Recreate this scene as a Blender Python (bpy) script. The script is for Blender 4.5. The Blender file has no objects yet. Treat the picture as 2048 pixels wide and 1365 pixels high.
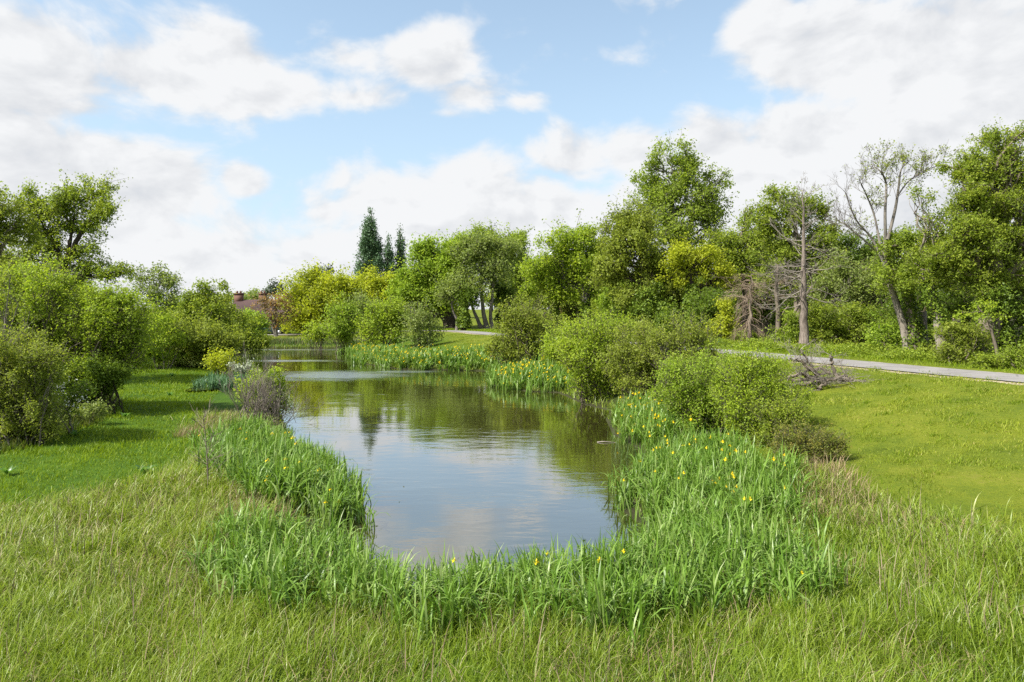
import bpy, math, random, zlib
import numpy as np
from mathutils import Vector

# ------------------------------------------------------------------ camera, sky, sun, exposure
SC = bpy.context.scene
COL = SC.collection
F, HOR, CAMH = 1365.0, 620.0, 4.3          # focal length and horizon row of a 2048 px wide photograph
cam = bpy.data.cameras.new('camera')
cam.sensor_width = 36; cam.lens = 24; cam.shift_y = -62.5 / 2048
cam.clip_start = 0.1; cam.clip_end = 6000
camo = bpy.data.objects.new('camera', cam); COL.objects.link(camo)
camo.location = (0, 0, CAMH); camo.rotation_euler = (math.pi / 2, 0, 0)
SC.camera = camo

SUN_EL, SUN_AZ = math.radians(47), math.radians(-118)      # azimuth from +Y, clockwise
sund = Vector((math.sin(SUN_AZ) * math.cos(SUN_EL), math.cos(SUN_AZ) * math.cos(SUN_EL), math.sin(SUN_EL)))
sl = bpy.data.lights.new('sun', 'SUN'); sl.energy = 4.9; sl.angle = math.radians(0.6); sl.color = (1, .955, .87)
slo = bpy.data.objects.new('sun', sl); COL.objects.link(slo)
slo.rotation_euler = sund.to_track_quat('Z', 'Y').to_euler(); slo.location = (-30, -20, 60)

SC.view_settings.view_transform = 'Standard'; SC.view_settings.look = 'None'
SC.view_settings.exposure = 0.95; SC.view_settings.gamma = 1
SC.render.engine = 'CYCLES'
cy = SC.cycles
cy.max_bounces = 8; cy.diffuse_bounces = 5; cy.glossy_bounces = 3; cy.transmission_bounces = 3
cy.caustics_reflective = False; cy.caustics_refractive = False
cy.use_denoising = False
cy.sample_clamp_indirect = 8


class NT:
    def __init__(self, tree): self.t = tree; self.n = tree.nodes; self.l = tree.links
    def new(self, typ, **kw):
        n = self.n.new(typ)
        for k, v in kw.items(): setattr(n, k, v)
        return n
    def put(self, sock, v):
        if isinstance(v, bpy.types.NodeSocket): self.l.new(v, sock)
        else: sock.default_value = v
    def math(self, op, a, b=None, c=None, clamp=False):
        n = self.new('ShaderNodeMath', operation=op, use_clamp=clamp); self.put(n.inputs[0], a)
        if b is not None: self.put(n.inputs[1], b)
        if c is not None: self.put(n.inputs[2], c)
        return n.outputs[0]
    def vmath(self, op, a, b=None):
        n = self.new('ShaderNodeVectorMath', operation=op); self.put(n.inputs[0], a)
        if b is not None: self.put(n.inputs[1], b)
        return n.outputs['Value'] if op in ('LENGTH', 'DOT_PRODUCT') else n.outputs[0]
    def ss(self, v, a, b, lo=0.0, hi=1.0):
        n = self.new('ShaderNodeMapRange', interpolation_type='SMOOTHSTEP'); self.put(n.inputs[0], v)
        for i, x in enumerate((a, b, lo, hi)): self.put(n.inputs[i + 1], x)
        return n.outputs[0]
    def noise(self, vec, scale, detail=4, rough=.55, dist=0.0):
        n = self.new('ShaderNodeTexNoise'); self.put(n.inputs['Vector'], vec); n.inputs['Scale'].default_value = scale
        n.inputs['Detail'].default_value = detail; n.inputs['Roughness'].default_value = rough
        n.inputs['Distortion'].default_value = dist
        return n.outputs['Fac']
    def mix(self, f, a, b):
        n = self.new('ShaderNodeMix', data_type='RGBA'); self.put(n.inputs[0], f)
        for s, v in ((n.inputs[6], a), (n.inputs[7], b)):
            self.put(s, v if isinstance(v, bpy.types.NodeSocket) else (*v, 1)[:4])
        return n.outputs[2]
    def ramp(self, f, stops):
        n = self.new('ShaderNodeValToRGB'); self.put(n.inputs[0], f); e = n.color_ramp.elements
        while len(e) < len(stops): e.new(0.5)
        for el, (p, c) in zip(e, stops): el.position = p; el.color = (*c, 1)
        return n.outputs[0]
    def attr(self, name):
        n = self.new('ShaderNodeAttribute'); n.attribute_name = name
        return n.outputs['Fac']


def build_sky():
    w = bpy.data.worlds.new('World'); SC.world = w; w.use_nodes = True
    g = NT(w.node_tree); g.n.clear()
    out = g.new('ShaderNodeOutputWorld'); bg = g.new('ShaderNodeBackground'); g.l.new(bg.outputs[0], out.inputs[0])
    sky = g.new('ShaderNodeTexSky'); sky.sky_type = 'NISHITA'; sky.sun_disc = False
    sky.sun_elevation = SUN_EL; sky.sun_rotation = SUN_AZ; sky.air_density = 1.0; sky.dust_density = .6; sky.ozone_density = 1.2
    S = 0.1
    bg.inputs[1].default_value = S
    tc = g.new('ShaderNodeTexCoord'); d = tc.outputs['Generated']
    sp = g.new('ShaderNodeSeparateXYZ'); g.l.new(d, sp.inputs[0])
    az = g.math('ARCTAN2', sp.outputs[0], sp.outputs[1]); el = g.math('ARCSINE', sp.outputs[2])
    cb = g.new('ShaderNodeCombineXYZ'); g.l.new(az, cb.inputs[0]); g.l.new(el, cb.inputs[1])
    P = cb.outputs[0]
    # cumulus banks: azimuth / elevation of the centre, half sizes, density
    B = [(60, 110, 300, 130, 1), (330, 150, 300, 95, 1), (540, 185, 150, 55, .9), (150, 215, 330, 50, .62), (-150, 120, 300, 200, 1),
         (690, 120, 110, 40, .55), (860, 125, 95, 70, .8), (930, 190, 110, 40, .62), (720, 195, 150, 45, .68), (1045, 203, 60, 18, .5), (900, 228, 80, 20, .45),
         (30, 320, 150, 110, 1), (215, 345, 170, 110, 1.05), (330, 375, 130, 95, 1.0), (483, 362, 62, 42, .85), (120, 450, 330, 130, 1), (350, 470, 130, 60, .75),
         (445, 520, 210, 78, 1), (600, 550, 160, 70, .9), (300, 590, 500, 90, 1), (230, 500, 200, 110, .9),
         (690, 360, 70, 60, .8), (650, 430, 90, 70, .8), (790, 400, 170, 100, 1.05), (930, 390, 180, 90, 1.05), (1080, 420, 180, 100, 1), (1160, 320, 110, 70, .9), (1260, 310, 120, 60, .85), (1000, 520, 700, 140, 1.1),
         (1450, 300, 140, 85, 1), (1600, 290, 200, 100, 1.1), (1800, 280, 240, 80, 1), (2000, 310, 160, 90, 1), (1650, 430, 600, 180, 1.1),
         (1530, 50, 80, 60, .95), (1690, 100, 220, 110, 1.1), (1900, 110, 260, 140, 1.15), (1850, 200, 250, 60, .8), (2100, 120, 300, 300, 1)]
    val = None
    for u, v, ru, rv, s in B:
        a = math.atan((u - 1024) / F); ca = math.cos(a)
        e = math.atan((HOR - v) / F * ca)
        ra = ru / F * ca * ca; re = rv / F * ca
        t = g.vmath('SUBTRACT', P, (a, e, 0)); t = g.vmath('MULTIPLY', t, (1 / ra, 1 / re, 0)); t = g.vmath('LENGTH', t)
        t = g.math('MULTIPLY_ADD', t, -s * .72, s)
        val = t if val is None else g.math('SMOOTH_MAX', val, t, .12)
    # the rest of the dome: scattered fair-weather cloud
    rest = g.ss(g.math('ABSOLUTE', az), .72, 1.0)
    high = g.ss(el, .5, .8)
    side = g.math('MAXIMUM', rest, high)
    dn = g.vmath('MULTIPLY', d, (1, 1, 2.2))
    big = g.noise(dn, 1.7, 4, .5)
    val = g.math('MAXIMUM', val, g.math('MULTIPLY', side, g.math('MULTIPLY_ADD', big, 2.6, -.95)))
    def fbm(vec):
        warp = g.noise(vec, 9, 3, .5)
        n1 = g.noise(vec, 7.0, 8, .56, .25)
        return g.math('ADD', n1, g.math('MULTIPLY', g.math('SUBTRACT', warp, .5), .25))
    dv = g.vmath('MULTIPLY', d, (1, 1, 1.7))
    n = fbm(dv)
    n2 = fbm(g.vmath('ADD', dv, (-.022, 0, .03)))
    dens = g.math('ADD', val, g.math('MULTIPLY', g.math('SUBTRACT', n, .5), 1.75))
    mask = g.ss(dens, .16, .56)
    relief = g.math('MULTIPLY', g.math('SUBTRACT', n, n2), 2.2)
    thick = g.ss(dens, .55, 1.35)
    lum = g.math('SUBTRACT', g.math('ADD', .86, relief), g.math('MULTIPLY', thick, .20))
    soft = g.noise(dv, 4.0, 3, .5)
    lum = g.math('ADD', lum, g.math('MULTIPLY', g.math('SUBTRACT', soft, .5), .75), clamp=True)
    k = 1 / S
    ccol = g.ramp(lum, [(.28, (.335, .355, .385)), (.58, (.405, .415, .43)), (.90, (.475, .482, .49))])
    csc = g.vmath('SCALE', ccol); csc.node.inputs['Scale'].default_value = k
    # clear sky: physical sky, paler towards the horizon through thin summer air
    skyc = g.vmath('MULTIPLY', sky.outputs[0], (1.55, 1.42, 1.18))
    hz_ = g.ss(el, .0, .45, .75, .25)
    skyc = g.mix(hz_, skyc, (.27 * k, .36 * k, .475 * k))
    g.l.new(g.mix(mask, skyc, csc), bg.inputs[0])
    w.cycles.sampling_method = 'MANUAL'; w.cycles.sample_map_resolution = 512


build_sky()


# ------------------------------------------------------------------ helpers
def X(u, D): return (u - 1024) * D / F
def at(u, v, D): return np.array([X(u, D), D, CAMH - (v - HOR) * D / F])
def ss(x, a, b):
    t = np.clip((x - a) / (b - a), 0, 1); return t * t * (3 - 2 * t)
def rng_of(s): return np.random.default_rng(zlib.crc32(s.encode()))


def tag(o, label=None, cat=None, group=None, kind=None):
    if label: o['label'] = label
    if cat: o['category'] = cat
    if group: o['group'] = group
    if kind: o['kind'] = kind
    return o


def empty(name, loc, label, cat, group=None):
    o = bpy.data.objects.new(name, None); COL.objects.link(o); o.location = tuple(loc); o.empty_display_size = .3
    return tag(o, label, cat, group)


def mesh(name, V, faces, mat, parent=None, attrs=None, smooth=False):
    """faces: list of integer arrays (n,k); one material; float point attributes"""
    me = bpy.data.meshes.new(name)
    V = np.ascontiguousarray(V, dtype=np.float32)
    me.vertices.add(len(V)); me.vertices.foreach_set('co', V.ravel())
    faces = [np.asarray(f, dtype=np.int32) for f in faces if len(f)]
    loops = np.concatenate([f.ravel() for f in faces])
    tot = np.concatenate([np.full(len(f), f.shape[1], dtype=np.int32) for f in faces])
    st = np.concatenate([[0], np.cumsum(tot)[:-1]]).astype(np.int32)
    me.loops.add(len(loops)); me.loops.foreach_set('vertex_index', loops)
    me.polygons.add(len(tot)); me.polygons.foreach_set('loop_start', st); me.polygons.foreach_set('loop_total', tot)
    if smooth: me.polygons.foreach_set('use_smooth', np.ones(len(tot), dtype=bool))
    for k, a in (attrs or {}).items():
        at_ = me.attributes.new(k, 'FLOAT', 'POINT'); at_.data.foreach_set('value', np.ascontiguousarray(a, dtype=np.float32))
    me.update(calc_edges=True)
    me.materials.append(mat)
    o = bpy.data.objects.new(name, me); COL.objects.link(o)
    if parent: o.parent = parent
    return o


class MB:
    """collects pieces into one mesh"""
    def __init__(s): s.V = []; s.F4 = []; s.F3 = []; s.n = 0; s.A = []
    def add(s, V, q=None, t=None, a=None):
        V = np.asarray(V, float)
        if q is not None and len(q): s.F4.append(np.asarray(q) + s.n)
        if t is not None and len(t): s.F3.append(np.asarray(t) + s.n)
        s.V.append(V); s.n += len(V); s.A.append(np.zeros(len(V)) if a is None else a)
        return s
    def box(s, c, size, rz=0, taper=1.0):
        x, y, z = np.array(size) / 2; c = np.asarray(c, float)
        V = np.array([[-x, -y, -z], [x, -y, -z], [x, y, -z], [-x, y, -z], [-x * taper, -y * taper, z], [x * taper, -y * taper, z], [x * taper, y * taper, z], [-x * taper, y * taper, z]])
        R = np.array([[math.cos(rz), -math.sin(rz), 0], [math.sin(rz), math.cos(rz), 0], [0, 0, 1]])
        return s.add(V @ R.T + c, [[0, 3, 2, 1], [4, 5, 6, 7], [0, 1, 5, 4], [1, 2, 6, 5], [2, 3, 7, 6], [3, 0, 4, 7]])
    def tubes(s, P, R, sides):
        V, q, a = tube_arrays(P, R, sides); return s.add(V, q, a=a)
    def build(s, name, mat, parent=None, smooth=False):
        V = np.concatenate(s.V); fs = []
        if s.F4: fs.append(np.concatenate(s.F4))
        if s.F3: fs.append(np.concatenate(s.F3))
        return mesh(name, V, fs, mat, parent, {'rnd': np.concatenate(s.A)}, smooth)


def tube_arrays(P, R, sides):
    """P (N,n,3) centre lines, R (N,n) radii -> tapered tubes"""
    P = np.asarray(P, float); R = np.asarray(R, float); N, n, _ = P.shape
    T = np.gradient(P, axis=1); T /= np.linalg.norm(T, axis=2, keepdims=True) + 1e-9
    ref = np.where(np.abs(T[:, :1, 2:3]) > .9, np.array([1., 0, 0]), np.array([0, 0, 1.]))
    A = np.cross(T, np.broadcast_to(ref, T.shape)); A /= np.linalg.norm(A, axis=2, keepdims=True) + 1e-9
    Bv = np.cross(T, A)
    th = np.arange(sides) * 2 * math.pi / sides
    V = P[:, :, None, :] + R[:, :, None, None] * (np.cos(th)[None, None, :, None] * A[:, :, None, :] + np.sin(th)[None, None, :, None] * Bv[:, :, None, :])
    i = np.arange(N)[:, None, None] * n * sides; j = np.arange(n - 1)[None, :, None] * sides; k = np.arange(sides)[None, None, :]; k2 = (k + 1) % sides
    q = np.stack([i + j + k, i + j + k2, i + j + sides + k2, i + j + sides + k], -1).reshape(-1, 4)
    a = np.repeat(rng_of(str(N) + str(n)).random(N), n * sides)
    return V.reshape(-1, 3), q, a


def poly_in(px, py, poly):
    inside = np.zeros(len(px), bool); x2, y2 = poly[-1]
    for x1, y1 in poly:
        c = ((y1 > py) != (y2 > py)) & (px < (x2 - x1) * (py - y1) / (y2 - y1 + 1e-12) + x1)
        inside ^= c; x2, y2 = x1, y1
    return inside


def seg_dist(px, py, pts, closed):
    best = np.full(len(px), 1e9); t_ = np.zeros(len(px)); idx = np.zeros(len(px), int); side = np.ones(len(px))
    n = len(pts)
    for i in range(n if closed else n - 1):
        x1, y1 = pts[i][:2]; x2, y2 = pts[(i + 1) % n][:2]; dx, dy = x2 - x1, y2 - y1
        t = np.clip(((px - x1) * dx + (py - y1) * dy) / (dx * dx + dy * dy), 0, 1)
        d = np.hypot(px - x1 - t * dx, py - y1 - t * dy); m = d < best
        best[m] = d[m]; t_[m] = t[m]; idx[m] = i; side[m] = np.sign(dx * (py - y1) - dy * (px - x1))[m]
    return best, idx, t_, side


def catmull(pts, k):
    pts = np.asarray(pts, float); n = len(pts); out = []
    for i in range(n - 1):
        p0, p1, p2, p3 = pts[max(i - 1, 0)], pts[i], pts[i + 1], pts[min(i + 2, n - 1)]
        for j in range(k):
            t = j / k
            out.append(.5 * (2 * p1 + (p2 - p0) * t + (2 * p0 - 5 * p1 + 4 * p2 - p3) * t * t + (3 * p1 - p0 - 3 * p2 + p3) * t ** 3))
    out.append(pts[-1]); return np.array(out)


POND = [(-1.3, 8.9), (-.8, 9.3), (.2, 9.6), (.9, 9.5), (1.5, 10.0), (2.1, 10.5), (2.6, 11.6), (3.0, 13.4), (2.7, 14.5), (3.0, 16), (3.4, 17.3), (4.0, 19), (4.2, 21.3), (3.8, 23.5),
        (4.0, 26.7), (4.5, 29), (3.6, 31), (3.0, 34), (2.6, 35.6), (1.0, 36), (-.7, 38.6), (-1.0, 42), (-.6, 45), (-1.6, 48), (-5, 48.9), (-8.2, 49.8), (-11.6, 54.5), (-14, 62), (-17.5, 71), (-17.8, 76),
        (-22, 77), (-27.5, 76.5), (-29, 72), (-23.5, 58), (-18.3, 49), (-13.0, 35), (-10.2, 29), (-8.6, 25), (-7.8, 22), (-6.1, 19.2), (-4.6, 16.7), (-3.8, 14.7), (-3.7, 12.6), (-2.95, 10.8), (-2.25, 10.1), (-1.7, 9.35)]
def near(p):
    """the near shore lies a little further out than first paced"""
    return [(x, y + .75 * min(max((13.5 - y) / 3.5, 0), 1) * (1 if y < 13.5 else 0)) for x, y in p]


POND = near(POND)
ROADP = [(25, 4, 1.95), (21.5, 14.5, 1.95), (17.6, 23.7, 1.9), (12.1, 38.5, 1.9), (6.2, 52, 1.9), (2.9, 59, 1.85), (-2.5, 73.5, 1.7), (-5, 82, 1.62), (-10, 91, 1.5), (-19, 93, 1.3), (-30, 89, 1.05), (-44, 88, 1.0)]
ROAD = catmull(ROADP, 6)


def vnoise(x, y, s, seed=0):
    """smooth value noise on the ground plane"""
    x = np.asarray(x) / s; y = np.asarray(y) / s
    xi, yi = np.floor(x).astype(np.int64), np.floor(y).astype(np.int64); fx, fy = x - xi, y - yi
    fx = fx * fx * (3 - 2 * fx); fy = fy * fy * (3 - 2 * fy)
    def h(a, b):
        v = np.sin(a * 127.1 + b * 311.7 + seed * 74.7) * 43758.5453; return v - np.floor(v)
    return (h(xi, yi) * (1 - fx) + h(xi + 1, yi) * fx) * (1 - fy) + (h(xi, yi + 1) * (1 - fx) + h(xi + 1, yi + 1) * fx) * fy


def pond_d(x, y):
    d = seg_dist(x, y, POND, True)[0]
    return np.where(poly_in(x, y, POND), -d, d)


def road_d(x, y):
    d, i, t, s = seg_dist(x, y, ROAD, False)
    z = ROAD[i, 2] * (1 - t) + ROAD[np.minimum(i + 1, len(ROAD) - 1), 2] * t
    return d, z, s                                           # s > 0: the pond's side


def ground(x, y):
    x = np.atleast_1d(np.asarray(x, float)); y = np.atleast_1d(np.asarray(y, float))
    d = pond_d(x, y); dr, zr, s = road_d(x, y)
    dp = np.maximum(d, 0); de = np.maximum(dr - 1.9, 0)
    base = .06 + .22 * ss(dp, 0, .8) + .12 * ss(dp, .5, 6) + .12 * (vnoise(x, y, 5.3, 1) - .5) * ss(dp, .5, 3)
    f = dp / (dp + de + 1e-6)
    z = base + (zr - base) * ss(f, .04, 1.0)
    zb = zr + .024 * np.minimum(de, 110) * ss(y, 20, 70) + .012 * np.minimum(de, 30) + .25 * (vnoise(x, y, 6, 2) - .5) * ss(de, .5, 4)
    z = np.where(s > 0, z, zb)
    z = z + .10 * (vnoise(x, y, 1.7, 3) - .5) * ss(de, .2, 2) * ss(dp, .2, 1.2)
    inside = d < 0
    z = np.where(inside, .06 - .9 * ss(-d, 0, 2.2), z)
    return z


def gz(x, y): return float(ground(x, y)[0])


# ------------------------------------------------------------------ materials
MATS = {}
def leaf_mat(name, stops, rough=.5, trans=.52, spec=.2, tint=(1.2, 1.2, .7)):
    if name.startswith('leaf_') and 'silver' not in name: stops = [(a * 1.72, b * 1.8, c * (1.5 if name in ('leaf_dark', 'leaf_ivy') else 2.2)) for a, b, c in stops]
    m = bpy.data.materials.new(name); m.use_nodes = True; g = NT(m.node_tree); g.n.clear()
    out = g.new('ShaderNodeOutputMaterial')
    c = g.ramp(g.attr('rnd'), [(i / (len(stops) - 1), s) for i, s in enumerate(stops)])
    p = g.new('ShaderNodeBsdfPrincipled'); g.l.new(c, p.inputs['Base Color']); p.inputs['Roughness'].default_value = rough
    p.inputs['Specular IOR Level'].default_value = spec
    t = g.new('ShaderNodeBsdfTranslucent'); g.l.new(g.vmath('MULTIPLY', c, tint), t.inputs[0])
    mx = g.new('ShaderNodeMixShader'); mx.inputs[0].default_value = trans
    g.l.new(p.outputs[0], mx.inputs[1]); g.l.new(t.outputs[0], mx.inputs[2]); g.l.new(mx.outputs[0], out.inputs[0])
    MATS[name] = m; return m


def bark_mat(name, c1, c2, scale=6, bump=.5):
    m = bpy.data.materials.new(name); m.use_nodes = True; g = NT(m.node_tree)
    p = g.n['Principled BSDF']; p.inputs['Roughness'].default_value = .85; p.inputs['Specular IOR Level'].default_value = .2
    tc = g.new('ShaderNodeTexCoord'); v = g.vmath('MULTIPLY', tc.outputs['Object'], (1, 1, .22))
    n = g.noise(v, scale, 5, .65); n2 = g.noise(tc.outputs['Object'], .9, 3, .5)
    f = g.math('ADD', g.math('MULTIPLY', n, .75), g.math('MULTIPLY', n2, .35))
    g.l.new(g.ramp(f, [(.32, c1), (.72, c2)]), p.inputs['Base Color'])
    b = g.new('ShaderNodeBump'); b.inputs['Strength'].default_value = bump; b.inputs['Distance'].default_value = .06
    g.l.new(n, b.inputs['Height']); g.l.new(b.outputs[0], p.inputs['Normal'])
    MATS[name] = m; return m


def flat_mat(name, c, rough=.6, metal=0.0, nscale=8, var=.25, spec=.4):
    m = bpy.data.materials.new(name); m.use_nodes = True; g = NT(m.node_tree); p = g.n['Principled BSDF']
    tc = g.new('ShaderNodeTexCoord'); n = g.noise(tc.outputs['Object'], nscale, 4, .6)
    c = np.array(c); g.l.new(g.ramp(n, [(.3, tuple(c * (1 - var))), (.7, tuple(np.minimum(c * (1 + var), 1)))]), p.inputs['Base Color'])
    p.inputs['Roughness'].default_value = rough; p.inputs['Metallic'].default_value = metal; p.inputs['Specular IOR Level'].default_value = spec
    MATS[name] = m; return m


leaf_mat('leaf_yellowgreen', [(.09, .13, .012), (.17, .22, .016), (.25, .28, .02)])
leaf_mat('leaf_golden', [(.12, .14, .01), (.22, .24, .014), (.31, .31, .018)])
leaf_mat('leaf_fresh', [(.08, .11, .011), (.14, .18, .017), (.22, .26, .028)])
leaf_mat('leaf_bright', [(.09, .135, .012), (.155, .21, .018), (.24, .29, .026)])
leaf_mat('leaf_olive', [(.085, .105, .014), (.145, .17, .02), (.22, .24, .03)])
leaf_mat('leaf_oak', [(.075, .105, .012), (.135, .17, .016), (.23, .25, .024)])
leaf_mat('leaf_grey', [(.08, .10, .020), (.135, .165, .034), (.21, .235, .058)])
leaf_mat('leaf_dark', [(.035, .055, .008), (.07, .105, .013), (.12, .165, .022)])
leaf_mat('leaf_ivy', [(.03, .048, .006), (.065, .098, .011), (.125, .16, .018)], rough=.5, trans=.2, spec=.2)
leaf_mat('leaf_poplar', [(.03, .055, .02), (.055, .095, .036), (.11, .16, .075)], trans=.25)
leaf_mat('leaf_copper', [(.09, .10, .03), (.15, .11, .04), (.23, .12, .03)], tint=(1.2, 1, .7))
leaf_mat('leaf_pine', [(.02, .035, .015), (.05, .065, .03), (.08, .09, .045)], trans=.1)
leaf_mat('leaf_bramble', [(.05, .075, .012), (.11, .12, .018), (.20, .15, .03)])
leaf_mat('leaf_silver', [(.28, .33, .21), (.42, .46, .33), (.58, .61, .48)], trans=.25, tint=(1, 1, .9))
leaf_mat('blossom_white', [(.55, .57, .5), (.7, .7, .64), (.8, .8, .76)], trans=.3, tint=(1, 1, .95))
leaf_mat('needle_brown', [(.17, .12, .08), (.27, .20, .145), (.36, .28, .21)], trans=.1, tint=(1, 1, 1))
leaf_mat('iris_leaf', [(.06, .13, .012), (.12, .23, .022), (.195, .315, .05), (.30, .38, .14)], rough=.42, trans=.34, spec=.4)
leaf_mat('iris_blue', [(.05, .12, .045), (.09, .18, .075), (.15, .25, .12)], rough=.38, trans=.3, spec=.5)
leaf_mat('iris_petal', [(.66, .45, .006), (.76, .58, .012), (.82, .68, .03)], trans=.3, tint=(1, 1, .6))
leaf_mat('sedge', [(.08, .145, .010), (.165, .245, .015), (.235, .315, .024), (.34, .385, .09), (.46, .43, .22)], rough=.42, trans=.38, spec=.4)
leaf_mat('meadow_blade', [(.10, .165, .006), (.175, .26, .009), (.25, .335, .016)], rough=.5, trans=.4)
leaf_mat('lawn_blade', [(.10, .155, .009), (.195, .26, .015), (.275, .325, .026), (.38, .34, .11)], rough=.5, trans=.38)
leaf_mat('straw', [(.20, .14, .07), (.30, .22, .12), (.42, .33, .20)], trans=.25, tint=(1, 1, .9))
leaf_mat('weed', [(.04, .07, .012), (.08, .12, .018), (.15, .15, .045)])
leaf_mat('reed', [(.06, .11, .03), (.11, .16, .05), (.24, .21, .11)], trans=.3)
leaf_mat('dock_leaf', [(.06, .15, .02), (.10, .21, .04), (.16, .27, .08)], rough=.3, spec=.6)
bark_mat('bark_brown', (.08, .063, .047), (.21, .175, .135))
bark_mat('bark_dark', (.018, .014, .010), (.06, .048, .036))
bark_mat('bark_grey', (.07, .062, .052), (.21, .19, .165))
bark_mat('bark_pale', (.09, .075, .06), (.31, .27, .225), 7, .9)
bark_mat('bark_pine', (.05, .038, .032), (.27, .225, .19), 11, 1)
bark_mat('twig_grey', (.07, .058, .048), (.19, .165, .14))
bark_mat('wood_dead', (.10, .085, .072), (.33, .29, .25), 9)
bark_mat('wood_silver', (.30, .28, .25), (.60, .57, .52), 7)
bark_mat('wood_cut', (.35, .24, .13), (.58, .43, .26), 12, .2)


# ------------------------------------------------------------------ ground, water, road
def axis(lo, hi, parts):
    out = [lo]
    for end, step in parts:
        while out[-1] < end - 1e-6: out.append(min(out[-1] + step, end))
    return np.array(out)


def build_ground():
    xs = axis(-2500, 2500, [(-400, 300), (-120, 20), (-50, 3), (-26, 1), (-14, .5), (12, .3), (28, .5), (60, 1.5), (130, 5), (400, 30), (2500, 300)])
    ys = axis(-600, 3500, [(-60, 90), (-6, 6), (4, 1), (24, .3), (60, .5), (110, 1), (160, 4), (400, 20), (3500, 310)])
    gx, gy = np.meshgrid(xs, ys); x, y = gx.ravel(), gy.ravel()
    z = ground(x, y); d = pond_d(x, y); dr, zr, s = road_d(x, y)
    z = z - .05 * (1 - ss(dr, 1.5, 1.8))
    nx, ny = len(xs), len(ys)
    i = np.arange(ny - 1)[:, None] * nx + np.arange(nx - 1)[None, :]
    q = np.stack([i, i + 1, i + nx + 1, i + nx], -1).reshape(-1, 4)
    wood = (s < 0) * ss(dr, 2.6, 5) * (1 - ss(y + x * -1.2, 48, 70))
    lawn = np.where(s > 0, ss(x + .25 * (y - 14), 4.5, 8.5) * ss(d, 1.5, 3.5), 1.0) * (1 - wood)
    lawn = np.maximum(lawn, ss(y, 78, 84) * (s > 0))
    mud = 1 - ss(d, .3, 1.6)
    m = bpy.data.materials.new('ground_turf'); m.use_nodes = True; g = NT(m.node_tree); p = g.n['Principled BSDF']
    tc = g.new('ShaderNodeTexCoord'); O = tc.outputs['Object']
    n1 = g.noise(O, .55, 5, .6); n2 = g.noise(O, 6, 5, .7); n3 = g.noise(O, 40, 3, .6)
    f = g.math('ADD', g.math('MULTIPLY', n1, .5), g.math('ADD', g.math('MULTIPLY', n2, .35), g.math('MULTIPLY', n3, .2)))
    cm = g.ramp(f, [(.36, (.025, .06, .004)), (.52, (.05, .105, .005)), (.68, (.08, .14, .008))])
    cl = g.ramp(f, [(.34, (.045, .07, .005)), (.48, (.095, .13, .009)), (.60, (.14, .165, .013)), (.74, (.19, .165, .045))])
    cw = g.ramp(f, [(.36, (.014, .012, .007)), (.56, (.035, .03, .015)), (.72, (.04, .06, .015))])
    cd = g.ramp(f, [(.36, (.02, .02, .01)), (.55, (.045, .045, .02)), (.7, (.05, .085, .02))])
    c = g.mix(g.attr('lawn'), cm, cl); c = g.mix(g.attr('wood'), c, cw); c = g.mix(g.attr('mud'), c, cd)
    g.l.new(c, p.inputs['Base Color']); p.inputs['Roughness'].default_value = .9; p.inputs['Specular IOR Level'].default_value = .15
    b = g.new('ShaderNodeBump'); b.inputs['Strength'].default_value = .6; b.inputs['Distance'].default_value = .08
    g.l.new(g.math('ADD', n2, n3), b.inputs['Height']); g.l.new(b.outputs[0], p.inputs['Normal'])
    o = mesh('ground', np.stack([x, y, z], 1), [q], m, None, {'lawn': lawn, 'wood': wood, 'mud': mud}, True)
    tag(o, kind='structure')


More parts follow.
